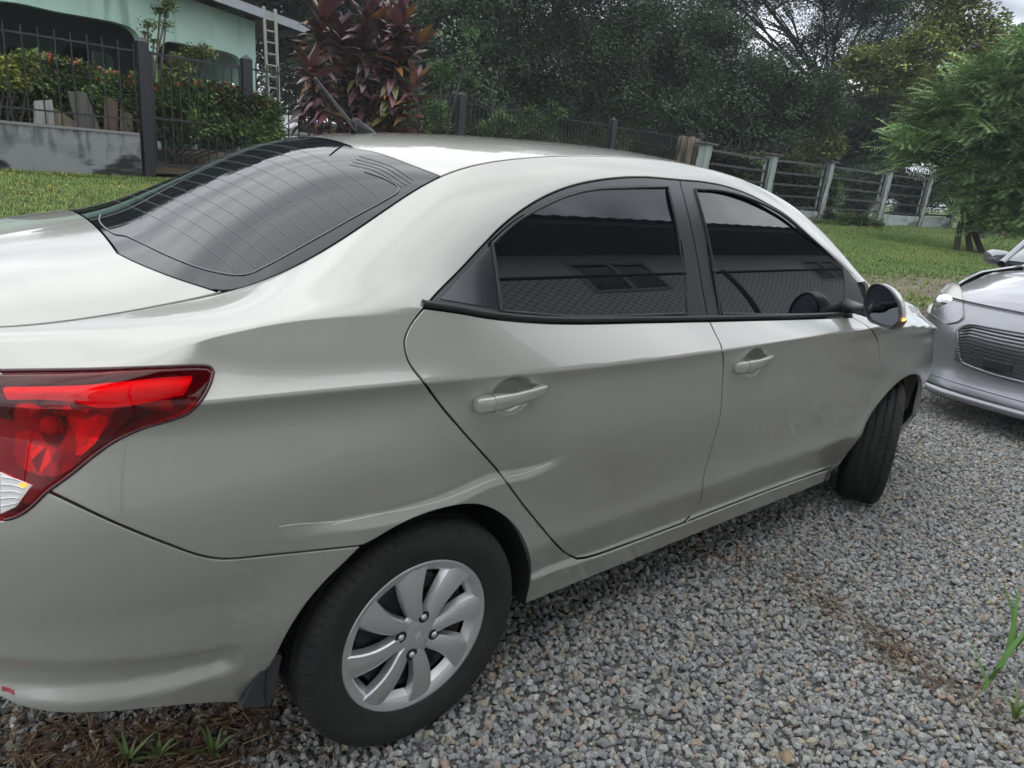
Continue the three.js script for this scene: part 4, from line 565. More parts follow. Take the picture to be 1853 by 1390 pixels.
{
  // seams read off the photograph
  const sA = seam([[767, 557], [748, 581], [736, 603], [732, 622], [740, 655], [765, 690], [800, 737], [850, 795], [905, 857], [941, 906], [989, 965], [1010, 989], [1024, 1002], [1044, 1011]]);
  const sBot1 = seam([[1044, 1011], [1065, 1008], [1150, 979], [1238, 946]]), sBot2 = seam([[1238, 946], [1320, 914], [1394, 886], [1460, 862], [1506, 845]]);
  const sB = seam([[1284, 581], [1295, 604], [1305, 625], [1309, 650], [1308, 690], [1303, 754], [1287, 814], [1274, 861], [1268, 905], [1256, 925], [1238, 946]]);
  const sBelt1 = seam([[767, 557], [831, 566], [891, 576], [967, 583], [1042, 585], [1163, 583], [1284, 581]]), sBelt2 = seam([[1284, 581], [1362, 579], [1439, 577], [1540, 573]]);
  const sF = seam([[1540, 573], [1575, 595], [1588, 617], [1591, 655], [1587, 684], [1575, 724], [1561, 761], [1546, 790], [1535, 814], [1527, 829], [1506, 845]]);
  const fR = seam([[1230, 326], [1163, 321], [1103, 324], [1042, 335], [997, 351], [952, 376], [909, 409], [876, 442], [831, 490], [794, 527], [767, 557]]);
  const fF = seam([[1230, 326], [1275, 330], [1312, 337], [1351, 350], [1389, 369], [1425, 391], [1466, 427], [1496, 454], [1526, 482], [1552, 512]]);
  const bp = seam([[1284, 581], [1275, 542], [1263, 469], [1248, 397], [1230, 326]]);
  const arc = (a, from, to, n = 60) => { const o = []; for (let i = 0; i <= n; i++) { const t = from + (to - from) * i / n; o.push([a.x + a.r * Math.cos(t), a.y + a.r * Math.sin(t)]); } return o; };
  const rArch = seam([[655, 988], [671, 981], [729, 948], [784, 926], [832, 915], [869, 915], [902, 928], [935, 957], [953, 990], [960, 1023], [959, 1056], [946, 1095]]);
  const rArch2 = seam([[484, 1215], [502, 1184], [520, 1148], [553, 1096], [590, 1052], [627, 1016], [655, 988]]);
  const sBump = seam([[86, 889], [207, 946], [311, 988], [363, 1006], [404, 1012], [500, 1004], [655, 988]]);
  const sill = seam([[946, 1095], [1100, 1032], [1307, 947], [1500, 869]]);
  const E = (x0, x1) => { const o = [], n = Math.ceil(Math.abs(x1 - x0) / 0.014); for (let i = 0; i <= n; i++) { const x = lerp(x0, x1, i / n); o.push([x, yEdge(x) + 0.0012]); } return o; };
  const lampTop = seam([[3, 670], [155, 668], [311, 663], [360, 661.5], [380, 664], [386, 672]]), lampLow = seam([[386, 672], [381, 692], [365, 723], [342, 747], [311, 760], [259, 775], [207, 799], [171, 824], [129, 858], [86, 889]]), lampEnd = seam([[86, 889], [47, 925], [21, 938], [3, 941]]);
  const U = (a) => a.map((p) => uvOf(...p));
  const lampCorner = line([lampTop[0], [lampTop[0][0] - 0.07, 1.005]]), foot = lampTop[0], tip = lampEnd[lampEnd.length - 1];
  const aBase = fF[fF.length - 1], fx = sF[0];
  // A pillar to the door mirror, then on to the wing
  const pillarFoot = line([aBase, [2.15, 0.985], fx]);
  const wingTop = E(2.22, 2.88);
  const quarter = ring(rev(sBot1).reverse(), sBot2, line([sBot2[sBot2.length - 1], sill[sill.length - 1]]), rev(sill), rev(rArch), rev(sBump), rev(lampLow), rev(lampTop), line([foot, [-0.79, yEdge(-0.79) - 0.002]]), E(-0.79, 2.22), line([[2.22, yEdge(2.22) - 0.002], aBase]), rev(fF), fR, sA);
  const rDoor = ring(sBelt1, sB, rev(sBot1), rev(sA));
  const fDoor = ring(sBelt2, sF, rev(sBot2), rev(sB));
  const a1 = ARCH[1], archPts = arc({ x: a1.x, y: a1.y, r: 0.352 }, Math.PI * 1.03, 0.30, 90);
  const noseTop = [2.95, yEdge(2.95) - 0.002];
  const wing = ring(sF, line([sF[sF.length - 1], [2.03, 0.232], [2.12, 0.236], archPts[0]]), archPts, line([archPts[archPts.length - 1], [2.97, 0.48], [3.03, 0.60]]), line([[3.03, 0.60], [2.97, 0.72], [2.80, 0.81]]), line([[2.80, 0.81], [2.86, 0.86], [2.88, yEdge(2.88) - 0.0015]]), rev(wingTop), line([wingTop[0], [2.15, 0.985], fx]));
  const HEAD = ring(line([[3.03, 0.60], [2.97, 0.72], [2.80, 0.81]]), line([[2.80, 0.81], [2.86, 0.86], [2.88, yEdge(2.88) - 0.002]]), E(2.88, 3.19), line([[3.19, yEdge(3.19) - 0.002], [3.20, 0.66], [3.14, 0.61], [3.03, 0.60]]));
  const lampOut = ring(lampTop, lampLow, lampEnd).concat();
  const g3 = (y) => uvOf(-0.5, y)[0];
  for (const s of [1, -1]) {
    const S = flank(s), near = s > 0, o = (extra = {}) => ({ step: near ? 0.011 : 0.035, sx: 1.02, flip: s > 0 ? 1 : -1, ...extra });
    const P = (name, outline, m, opt, parent = car) => part(name, panel(S, U(outline), o(opt)), m, parent);
    const qp = part('quarter_panel', panel(edged(s), toEdged(U(quarter)), o(near ? { step: 0.0055 } : {})), M.paint, car);
    const rd = P('rear_door', rDoor, M.paint, near ? { step: 0.006 } : {}), fd = P('front_door', fDoor, M.paint, near ? { step: 0.006 } : {});
    P('front_fender', wing, M.paint);
    // window frames, glass and belt moulding
    const rGlass = [[891, 442], [933, 404], [982, 375.6], [1027, 356], [1072, 345], [1133, 341], [1208.5, 339], [1218, 380], [1226.6, 421], [1243, 567.5], [1150, 571], [1042, 573], [908, 563]];
    const corner = (a) => { const q = []; for (let i = 0; i < a.length; i++) q.push(...seam([a[i], a[(i + 1) % a.length]])); return q; };
    const glR = ring(seam(rGlass.slice(0, 7)), seam(rGlass.slice(6, 10)), seam(rGlass.slice(9)), seam([rGlass[12], rGlass[0]]));
    const tri = ring(seam([[887, 446], [905, 560]]), seam([[905, 560], [850, 551], [797, 542]]), seam([[797, 542], [840, 495], [887, 446]]));
    const glF = ring(seam([[1258, 343], [1297, 345], [1329, 351], [1373, 366.5], [1417, 390], [1452, 418], [1493, 454], [1522, 483]]), seam([[1522, 483], [1526, 520], [1524, 568]]), seam([[1524, 568], [1420, 569], [1306, 568]]), seam([[1306, 568], [1277, 413], [1258, 343]]));
    const inner = (a, d) => inset(areaOf(a) > 0 ? a : rev(a), d);
    for (const [door, outer, glass, extra] of [[rd, ring(fR, sBelt1, bp), glR, tri], [fd, ring(fF, line([aBase, [2.12, 0.965], fx]), rev(sBelt2), bp), glF, null]]) {
      const frame = inner(outer, 0.002), hole = rev(inner(glass, -0.001)); let bi = 0, bj = 0, bd = 9;
      frame.forEach((p, i) => hole.forEach((q, j) => { const d = Math.hypot(p[0] - q[0], p[1] - q[1]); if (d < bd) { bd = d; bi = i; bj = j; } }));
      const bridged = [...frame.slice(bi), ...frame.slice(0, bi), frame[bi], ...hole.slice(bj), ...hole.slice(0, bj), hole[bj]];
      part('window_frame', panel(S, U(bridged), o({ off: -0.001, gap: 0, roll: 0, flange: 0, step: near ? 0.014 : 0.05 })), M.blackSatin, door);
      part('window_glass', panel(pane(s), U(inner(glass, -0.012)), o({ off: -0.010, gap: 0, roll: 0, flange: 0, step: near ? 0.02 : 0.05 })), M.tint, door);
      door.add(bead('window_seal', S, U(inner(glass, -0.0005)), 0.0045, 0.0, M.black, true));
      if (extra) P('quarter_window', inner(extra, 0.0), mat([0.02, 0.024, 0.028], 0.18, { clearcoat: 0.6, clearcoatRoughness: 0.1 }), { off: 0.001, gap: 0, roll: 0.001, flange: 0.004, step: 0.02 }, door);
    }
    rd.add(bead('belt_moulding', S, U(inset2(sBelt1, 0.008)), 0.0085, 0.0, M.black)); fd.add(bead('belt_moulding', S, U(inset2(sBelt2, 0.008)), 0.0085, 0.0, M.black));
    // rear bumper side and lamp
    const lowEdge = seam([[432, 1272], [368, 1274], [301, 1280], [217, 1288], [140, 1292], [84, 1289], [30, 1277], [3, 1264]]);
    const rearTop = 0.80;
    const bump = ring(U(ring(sBump, rev(rArch2), line([rArch2[0], lowEdge[0]]), lowEdge)), [[-0.8, 0.40], [-1, 0.40], [-1, rearTop - 0.03], [-0.7, rearTop - 0.02]].map((p) => p), U([tip]), U(rev(lampEnd)));
    part('rear_bumper', panel(S, densify(bump), o()), M.paint, car);
    const lampU = ring(U(ring(lampTop.slice(0, 1), lampTop, lampLow, lampEnd)), [[-0.80, rearTop - 0.01], [-0.85, 0.90], [-0.80, 0.985]]);
    if (near) tailLamp(S, densify(lampU), U, { lampTop, lampLow, lampEnd }); else part('tail_lamp', panel(S, densify(lampU), o({ off: 0.001 })), mat([0.25, 0.01, 0.015], 0.1, { clearcoat: 1 }), car);
    part('trunk_face', panel(S, densify([[-0.80, rearTop - 0.005], [-1, rearTop - 0.01], [-1, yEdge(-0.9) + 0.012], [-0.92, yEdge(-0.9)], [-0.82, 0.99], [-0.86, 0.90]]), o()), M.paint, car);
    P('headlight', HEAD, mat([0.55, 0.57, 0.6], 0.08, { clearcoat: 1, metalness: 0.4 }), { off: 0.001 });
    part('front_bumper', panel(S, densify(ring(U(line([[3.03, 0.60], [2.97, 0.48], archPts[archPts.length - 1], [2.888, 0.36], [2.87, 0.25], [2.95, 0.225]])), [[3.5, 0.23], [4, 0.23], [4, 0.60]], U(line([[3.20, 0.66], [3.14, 0.61], [3.03, 0.60]])))), o()), M.paint, car);
    part('grille', panel(S, densify(ring(U([[3.2, 0.66]]), [[4, 0.60], [4, 0.74]], U([[3.19, yEdge(3.19) - 0.004]]))), o()), M.black, car);
    if (near) { const a = seam([[3, 1241], [14, 1243], [26, 1249]]); part('reflector', panel(S, U(ring(a, rev(a).map((p) => [p[0] - 0.001, p[1] - 0.008]))), { off: 0.001, gap: 0, roll: 0.001, flange: 0.004 }), mat([0.30, 0.01, 0.02], 0.1, { clearcoat: 1 }), car); }
    // scratches along the knock
    if (near) { const sc = mat([0.68, 0.68, 0.66], 0.7); for (const [px, d] of [[[[505, 953], [545, 948], [600, 945], [645, 940]], qp], [[[600, 950], [680, 932], [740, 921], [800, 905], [850, 886], [897, 866]], qp], [[[918, 863], [940, 859], [965, 851], [997, 838]], rd]]) { const a = U(seam(px)); d.add(bead('scratch', S, a, 0.0007, 0.0, sc)); } }
    // dark body behind the gaps, open over the wheels
    const bodyRing = ring(line([[2.93, 0.30], [3.1, 0.3]]), line([[3.1, 0.3], [3.1, 0.66], [2.95, 0.84]]), rev(E(-0.41, 2.95)).map((p) => [p[0], p[1] - 0.006]), line([[-0.41, 1.04], [-0.415, 0.86]]), line([[-0.415, 0.86], [-0.60, 0.77], [-0.80, 0.71]]), line([[-0.80, 0.71], [-0.82, 0.6], [-0.76, 0.46]]), line([[-0.76, 0.46], [-0.6, 0.36], [-0.42, 0.29]]), arc({ ...ARCH[0], r: 0.368 }, Math.PI * 1.02, 0, 50), line([[0.36, 0.27], [0.5, 0.24], [2.0, 0.24], [2.14, 0.27]]), arc({ ...ARCH[1], r: 0.375 }, Math.PI * 1.02, 0.05, 50));
    part('inner_body', panel(S, U(bodyRing), o({ off: -0.020, gap: 0, roll: 0, flange: 0, step: near ? 0.025 : 0.05 })), M.inside, car);
    // wheel housings
    for (const a of ARCH) { const fw = a.x > 1 ? 0.26 : 0.36, g = new THREE.CylinderGeometry(a.r + 0.022, a.r + 0.022, fw, 40, 1, true, Math.PI / 2 - 0.15, Math.PI + 0.3); g.rotateX(Math.PI / 2); g.rotateZ(0); g.translate(a.x, a.y, s * (a.x > 1 ? 0.60 : 0.635)); part('wheel_housing', g, M.inside, car); }
  }
  // top: boot lid, rear glass, roof, windscreen, bonnet, all in (x, w)
  const T = (x, w) => over(x, w), opt = (e = {}) => ({ step: 0.03, sx: 1, flip: -1, gap: 0.003, ...e });
  const near = smooth([[-0.366, 0.966], [-0.350, 0.982], [-0.325, 0.993], [-0.25, 0.994], [-0.1, 0.994], [0.05, 0.994], [0.165, 0.994]], 0.02);
  const topEdge = smooth([[794, 318], [752, 302], [686, 277.5], [640, 268]], 8).map((p) => onTop(...p)), low = smooth([[387, 524], [310, 499], [243, 472], [215, 458]], 8).map((p) => onTop(...p));
  globalThis.__dbg = { near, topEdge, low };
  const cl = (p) => [p[0], clamp(p[1], -0.994, 0.994)];
  const half = ring(rev(low.filter((p) => p[1] > 0.04)), near.map((p) => p), topEdge.filter((p) => p[1] > 0.04)).map(cl);
  const lowMid = low.filter((p) => p[1] > 0.04).slice(-1)[0], topMid = topEdge.filter((p) => p[1] > 0.04).slice(-1)[0];
  const glass = ring(half, rev(half).map((p) => [p[0], -p[1]]));
  const sxw = 0.55, TT = (x, w) => T(x, w);
  // work in metres across: w -> w * sxw
  const G = (x, v) => T(x, v / sxw), sc = (a) => a.map((p) => [p[0], p[1] * sxw]);
  part('rear_window', panel(G, sc(glass), { ...opt(), gap: 0.0, roll: 0.001, flange: 0.01, off: -0.001 }), M.backGlass, car);
  const dens = (a) => densify(a, 0.012);
  const roofRear = half.slice(half.length - topEdge.filter((p) => p[1] > 0.04).length).concat();
  const across = (x, wmax, bow) => { const o = []; for (let i = 0; i <= 40; i++) { const w = lerp(wmax, -wmax, i / 40); o.push([x + bow * (1 - w * w), w]); } return o; };
  const rail = (x0, x1, w) => { const o = []; for (let i = 0; i <= 60; i++) o.push([lerp(x0, x1, i / 60), w]); return o; };
  const tr = topEdge.filter((p) => p[1] > 0.04).map(cl), rear = ring(tr, rev(tr).map((p) => [p[0], -p[1]]));
  part('roof_panel', panel(G, sc(ring(rear, rail(rear[rear.length - 1][0], 1.42, -1), rev(across(1.42, 1, 0.10)), rail(1.42, rear[0][0], 1))), opt({ gap: 0.0025 })), M.paint, car);
  part('windscreen', panel(G, sc(ring(across(1.425, 0.99, 0.10), rev(across(2.24, 0.99, 0.18)))), opt({ off: -0.002 })), M.tint, car);
  part('bonnet', panel(G, sc(ring(across(2.23, 1, 0.16), rail(2.23, 3.20, -1), rev(across(3.20, 1, 0.05)), rail(3.20, 2.23, 1))), opt()), M.paint, car);
  const lowHalf = ring([[-0.352, 0.998]], low.filter((p) => p[1] > 0.04).map((p) => [p[0] + 0.003, p[1]])), bootFront = ring(lowHalf, rev(lowHalf).map((p) => [p[0], -p[1]]));
  part('boot_lid', panel(G, sc(ring(bootFront, rail(-0.356, -0.86, -0.998), rev(across(-0.86, 0.998, -0.03)), rail(-0.86, -0.356, 0.998))), opt({ gap: 0.005 })), M.paint, car);
  part('inner_roof', panel(G, sc(ring(rail(-0.85, 3.1, -0.97), rail(3.1, -0.85, 0.97))), opt({ step: 0.06, off: -0.02, gap: 0, flange: 0 })), M.inside, car);
  // heater wires on the rear window
  const wire = (pts, r) => bead('heater_line', G, sc(pts), r, 0.0004, M.heater);
  const hw = car.getObjectByName('rear_window');
  const W = (px) => smooth(px, 10).map((p) => onTop(...p));
  hw.add(wire(W([[182, 388], [180, 400], [190, 412], [210, 424], [226, 426], [245, 434], [310, 465], [370, 487], [420, 497], [447, 496], [480, 482], [560, 438], [640, 393], [700, 360], [722, 345], [720, 338], [700, 325], [660, 310]]), 0.0013));
  for (const k of [0, 1, 2, 3]) hw.add(wire(W([[632 + k * 6, 297 - k * 5], [680 + k * 9, 309 - k * 3], [728 + k * 7, 338 - k * 4]]), 0.0008));
  for (let k = 0; k < 11; k++) {
    const t = k / 10.4, a = [lerp(437, 700, t), lerp(498, 356, t)], p = onTop(...a), o = [];
    for (let i = 0; i <= 30; i++) { const w = lerp(p[1], -p[1] - 0.04, i / 30); o.push([p[0] - 0.085 * (1 - (w / p[1]) * (w / p[1])) * (1 - t * 0.5), w]); }
    hw.add(wire(o, 0.00035));
  }
}
function bead(name, S, uv, r, off, m, closed = false) {
  const pts = uv.map(([u, v]) => { const E = 2e-4, p = S(u, v), a = S(u + E, v).sub(S(u - E, v)), b = S(u, v + E).sub(S(u, v - E)), n = a.cross(b).normalize(); if (n.z * p.z < 0 && Math.abs(n.z) > 0.15 || n.y < -0.4) n.negate(); return p.addScaledVector(n, off); });
  const o = new THREE.Mesh(tube(pts, r, Math.min(400, pts.length * 2), 7, closed), m); o.name = name; o.castShadow = o.receiveShadow = true; return o;
}
function inset2(run, d) { return run.map((p) => [p[0], p[1] + d]); }
function densify(p, step = 0.012) { const o = []; for (let i = 0; i < p.length; i++) { const a = p[i], b = p[(i + 1) % p.length], n = Math.max(1, Math.ceil(Math.hypot(a[0] - b[0], a[1] - b[1]) / step)); for (let k = 0; k < n; k++) o.push([lerp(a[0], b[0], k / n), lerp(a[1], b[1], k / n)]); } return o; }
function tailLamp(S, outline, U, { lampTop, lampLow, lampEnd }) {
  const lamp = new THREE.Group(); lamp.name = 'tail_lamp'; car.add(lamp);
  const lens = mat([0.97, 0.014, 0.04], 0.03, { transmission: 0.95, thickness: 0, clearcoat: 0.6, ior: 1.45 });
  const pp = (px) => U(ring(...px.map((q) => seam(q)))), red = mat([0.30, 0.05, 0.05], 0.35), white = mat([0.92, 0.90, 0.90], 0.3), silver = mat([0.75, 0.75, 0.77], 0.22, { metalness: 0.8 });
  part('lamp_housing', panel(S, outline, { off: -0.075, gap: 0.001, roll: 0, flange: 0, step: 0.02 }), mat([0.16, 0.05, 0.05], 0.35), lamp);
  part('lens', panel(S, outline, { off: 0.003, gap: 0.0015, roll: 0.006, flange: 0.03 }), lens, lamp);
  const rim = U(ring(lampTop, lampLow, lampEnd)); lamp.add(bead('lens_rim', S, rim.slice(0, -1), 0.0035, -0.001, mat([0.045, 0.006, 0.010], 0.15, { clearcoat: 0.5 })));
  const nrm = (u, v) => { const E = 2e-4; return S(u + E, v).sub(S(u - E, v)).cross(S(u, v + E).sub(S(u, v - E))).normalize(); }, lift = (u, v, d) => S(u, v).addScaledVector(nrm(u, v), d);
  const sample = (a, t) => { const f = clamp(t, 0, 1) * (a.length - 1), i = Math.min(Math.floor(f), a.length - 2); return [lerp(a[i][0], a[i + 1][0], f - i), lerp(a[i][1], a[i + 1][1], f - i)]; };
  const rib = (top, bot, d0, bulge, m, name) => { const T = U(seam(top)), B = U(seam(bot)), rows = []; for (let i = 0; i <= 40; i++) { const a = sample(T, i / 40), b = sample(B, i / 40), r = []; for (let k = 0; k <= 10; k++) r.push(lift(lerp(a[0], b[0], k / 10), lerp(a[1], b[1], k / 10), d0 + bulge * Math.sin(Math.PI * k / 10))); rows.push(r); } const g = skin(rows, false); m.side = THREE.DoubleSide; part(name, g, m, lamp); };
  rib([[3, 690], [120, 688], [240, 683], [354, 676]], [[3, 715], [60, 717], [125, 724], [185, 737], [250, 729], [336, 711]], -0.014, 0.010, mat([0.97, 0.95, 0.95], 0.35), 'light_bar');
  rib([[60, 724], [120, 732], [180, 746], [250, 738], [334, 720]], [[110, 760], [150, 775], [200, 772], [250, 758], [318, 738]], -0.055, -0.012, mat([0.50, 0.40, 0.40], 0.3, { metalness: 0.6 }), 'lower_reflector');
  rib([[120, 775], [160, 785], [200, 780]], [[60, 868], [90, 862], [128, 845]], -0.05, 0.02, mat([0.34, 0.22, 0.22], 0.3, { metalness: 0.6 }), 'corner_reflector');
  {                                                                   // faceted reflector behind the lower lens
    const T = U(seam([[3, 722], [70, 726], [130, 735], [205, 760]])), B = U(seam([[3, 850], [50, 866], [90, 868], [150, 835]])), nx = 9, ny = 6, P = [];
    for (let i = 0; i <= nx; i++) for (let j = 0; j <= ny; j++) { const p = sample(T, i / nx), q = sample(B, i / nx), t = clamp(j / ny + (j % ny ? rr(-0.05, 0.05) : 0), 0, 1), r = Math.hypot(i / nx - 0.36, (j / ny - 0.45) * 0.8); P.push(lift(lerp(p[0], q[0], t), lerp(p[1], q[1], t), -0.030 - 0.034 * Math.exp(-r * r / 0.06) + rr(-0.007, 0.007))); }
    const pos = []; for (let i = 0; i < nx; i++) for (let j = 0; j < ny; j++) { const k = i * (ny + 1) + j, q = [P[k], P[k + ny + 1], P[k + ny + 2], P[k + 1]]; for (const o of (i + j) % 2 ? [0, 1, 2, 0, 2, 3] : [0, 1, 3, 1, 2, 3]) pos.push(q[o].x, q[o].y, q[o].z); }
    const g = new THREE.BufferGeometry(); g.setAttribute('position', new THREE.Float32BufferAttribute(pos, 3)); g.computeVertexNormals(); part('faceted_reflector', g, mat([0.50, 0.44, 0.44], 0.22, { metalness: 0.85, side: THREE.DoubleSide }), lamp);
    const c = U([onSide(66, 782)])[0]; part('bulb', new THREE.SphereGeometry(0.016, 20, 14).translate(...lift(...c, -0.045).toArray()), mat([0.35, 0.2, 0.2], 0.15), lamp);
  }
  const wl = pp([[[3, 853], [41, 870], [61, 877]], [[61, 877], [31, 917]], [[31, 917], [3, 930]]]);
  part('reversing_lens', panel(S, wl, { off: 0.0045, gap: 0, roll: 0.002, flange: 0.004 }), mat([0.80, 0.79, 0.76], 0.15, { clearcoat: 1 }), lamp);
  for (let i = 0; i < 5; i++) { const a = seam([[6, 862 + i * 13], [30, 866 + i * 11], [52 - i * 5, 874 + i * 9]]); lamp.add(bead('lens_flute', S, U(a), 0.0014, 0.005, silver)); }
  const oc = U([onSide(45, 877)])[0], glow = mat([0.9, 0.4, 0.05], 0.3); glow.emissive.setRGB(1, 0.35, 0.03); glow.emissiveIntensity = 0.8; part('indicator_glow', panel(S, Array.from({ length: 12 }, (_, i) => [oc[0] + 0.006 * Math.cos(i / 12 * 6.283), oc[1] + 0.004 * Math.sin(i / 12 * 6.283)]), { off: 0.006, gap: 0, roll: 0.001, flange: 0.002 }), glow, lamp);
}
// rows of points -> a skin; closed rows make a tube, caps close its ends
function skin(rows, closed = true, caps = false) {
  const n = rows[0].length, pos = [], uv = [], idx = [], w = closed ? n + 1 : n;
  rows.forEach((r, i) => { for (let j = 0; j < w; j++) { const p = r[j % n]; pos.push(p.x, p.y, p.z); uv.push(j / (w - 1), i / (rows.length - 1)); } });
  for (let i = 0; i < rows.length - 1; i++) for (let j = 0; j < w - 1; j++) { const a = i * w + j, b = a + 1, c = a + w, d = c + 1; idx.push(a, b, d, a, d, c); }
  if (caps) for (const i of [0, rows.length - 1]) { const m = V(0, 0, 0); rows[i].forEach((p) => m.add(p)); m.divideScalar(n); const k = pos.length / 3; pos.push(m.x, m.y, m.z); uv.push(0.5, 0.5); for (let j = 0; j < n; j++) { const a = i * w + j, b = i * w + (j + 1) % w; i ? idx.push(a, b, k) : idx.push(b, a, k); } }
  let g = new THREE.BufferGeometry(); g.setAttribute('position', new THREE.Float32BufferAttribute(pos, 3)); g.setAttribute('uv', new THREE.Float32BufferAttribute(uv, 2)); g.setIndex(idx); g.computeVertexNormals();
  return g;
}
const crease = (g, a = 0.6) => { const b = g.index ? g.toNonIndexed() : g; return toCreasedNormals(b, a); };
// ---- wheels: tyre, steel rim, eight-spoke plastic cover
function makeWheel() {
  const w = new THREE.Group(); w.name = 'wheel';
  const turned = (pts, seg = 96) => new THREE.LatheGeometry(pts.map((p) => new THREE.Vector2(p[0], p[1])), seg).rotateX(Math.PI / 2);
  const half = [[0.192, 0.070], [0.198, 0.080], [0.206, 0.083], [0.212, 0.0855], [0.222, 0.089], [0.224, 0.0896], [0.238, 0.0925], [0.252, 0.0925], [0.262, 0.0905], [0.264, 0.0895], [0.272, 0.0870], [0.282, 0.0815], [0.2885, 0.074], [0.2925, 0.064]];
  const tread = [[0.2935, 0.052], [0.2875, 0.050], [0.2875, 0.044], [0.2945, 0.042], [0.2950, 0.022], [0.2880, 0.020], [0.2880, 0.013], [0.2950, 0.011]];
  const prof = [...half, ...tread, ...rev(tread).map((p) => [p[0], -p[1]]), ...rev(half).map((p) => [p[0], -p[1]])];
  const sipes = canvasTex(2048, 512, (c, W, H) => {
    c.fillStyle = '#fff'; c.fillRect(0, 0, W, H);
    c.strokeStyle = '#000'; c.lineWidth = 4;
    const n = prof.length - 1, v = (k) => H * (1 - k / n);
    for (let i = 0; i < 78; i++) { const x = (i + 0.5) * W / 78; for (const [k0, k1] of [[10.2, 14], [n - 14, n - 10.2]]) { c.lineWidth = 6; c.beginPath(); c.moveTo(x, v(k0)); c.lineTo(x + 9, v(k1)); c.stroke(); } for (const [k0, k1] of [[17, 18.3], [n - 18.3, n - 17], [20.8, n - 20.8]]) { c.lineWidth = 3.5; c.beginPath(); c.moveTo(x + 5, v(k0)); c.lineTo(x + 14, v(k1)); c.stroke(); } }
    c.fillStyle = '#d8d8d8'; for (let i = 0; i < 2; i++) { c.save(); c.translate(0, 0); for (const [x0, t] of [[180, 30], [900, 22], [1500, 26]]) for (let k = 0; k < t; k++) c.fillRect(x0 + k * 9, v(5.6), 5 + (k * 7) % 3, v(3.6) - v(5.6) > 0 ? 10 : 12); c.restore(); }
  }, false);
  const dirt = dataTex(512, (u, vv) => { const n = fbm(Math.cos(u * 6.28) * 3 + vv * 9, Math.sin(u * 6.28) * 3, vv * 7, 5), k = clamp(0.5 + n * 0.9, 0, 1); return [lerp(0.15, 0.25, k), lerp(0.15, 0.245, k), lerp(0.155, 0.235, k)]; });
  const rub = mat([0.48, 0.48, 0.48], 0.8, { map: dirt, bumpMap: sipes, bumpScale: 0.004 });
  part('tyre', turned(prof, 160), rub, w);
  part('rim', [turned([[0.10, 0.045], [0.145, 0.052], [0.155, 0.03], [0.165, 0.0], [0.178, 0.0], [0.186, 0.05], [0.196, 0.074]], 72), turned([[0.196, 0.074], [0.186, -0.06], [0.196, -0.08]], 48), turned([[0, 0.045], [0.10, 0.045]], 48)], M.steel, w).material = M.steelSided;
  for (let i = 0; i < 16; i++) { const a = i / 16 * 6.2832 + 0.1, g = new THREE.CircleGeometry(0.0125, 16); g.translate(Math.cos(a) * 0.126, Math.sin(a) * 0.126, 0.0515); part('rim_hole', g, M.inside, w); }
  // the cover
  const cover = part('hubcap', turned([[0.158, 0.052], [0.168, 0.066], [0.171, 0.0715], [0.176, 0.0745], [0.184, 0.0770], [0.192, 0.0800], [0.1955, 0.0795], [0.197, 0.075], [0.196, 0.070]], 120), M.hubcap, w);
  part('hub', turned([[0.058, 0.060], [0.060, 0.067], [0.055, 0.0725], [0.045, 0.0745], [0.030, 0.0762], [0.022, 0.0765], [0.0205, 0.0758], [0, 0.0758]], 64), M.hubcap, cover);
  for (let i = 0; i < 8; i++) {
    const a0 = (95 - 45 * i) * Math.PI / 180, rows = [];
    for (let k = 0; k <= 14; k++) {
      const t = k / 14, r = lerp(0.040, 0.184, t), z = 0.0752 + 0.006 * Math.sin(t * 2.6) - 0.002 * t;
      const wl = lerp(0.0165, 0.036, Math.pow(t, 1.3)), wr = lerp(0.0150, 0.027, Math.pow(t, 1.6)), sh = -0.010 * Math.sin(t * Math.PI) + 0.004;  // half widths left and right, sweep
      const flat = [[-wl - 0.010 * (0.35 + t), -0.022], [-wl - 0.002, -0.005], [-wl * 0.72, -0.0004], [wr * 0.2, 0.0012], [wr, 0.0008], [wr + 0.0028, -0.003], [wr + 0.005, -0.022]];
      rows.push(flat.map(([x, dz]) => { const X = x + sh, ang = a0 - X / r * (r > 0.06 ? 1 : r / 0.06); return V(Math.cos(ang) * r, Math.sin(ang) * r, z + dz); }));
    }
    part('spoke', crease(skin(rows.map(rev), false), 0.5), M.hubcap, cover);
  }
  for (let i = 0; i < 4; i++) { const a = (73 - 90 * i) * Math.PI / 180, x = Math.cos(a) * 0.0485, y = Math.sin(a) * 0.0485; part('lug_nut', [new THREE.CylinderGeometry(0.0150, 0.0140, 0.004, 24).rotateX(Math.PI / 2).translate(x, y, 0.0752)], M.steel, w); part('lug_nut', [new THREE.SphereGeometry(0.0078, 14, 10).scale(1, 1, 0.7).translate(x, y, 0.0775)], M.hubcap, w); }
  // maker's oval with a slanted letter
  const ov = new THREE.Shape(); ov.absellipse(0, 0, 0.0195, 0.0140, 0, 6.3); const oh = new THREE.Path(); oh.absellipse(0, 0, 0.0172, 0.0118, 0, 6.3); ov.holes.push(oh);
  const ex = { depth: 0.0014, bevelEnabled: false, curveSegments: 24 }, bar = (x0, x1, w0, tilt) => { const s = new THREE.Shape(); s.moveTo(x0 - tilt - w0, -0.0078); s.lineTo(x0 - tilt + w0, -0.0078); s.lineTo(x1 + tilt + w0, 0.0078); s.lineTo(x1 + tilt - w0, 0.0078); return new THREE.ExtrudeGeometry(s, ex); };
  const mid = new THREE.Shape(); mid.moveTo(-0.006, -0.0032); mid.lineTo(0.006, 0.0008); mid.lineTo(0.006, 0.0032); mid.lineTo(-0.006, -0.0008);
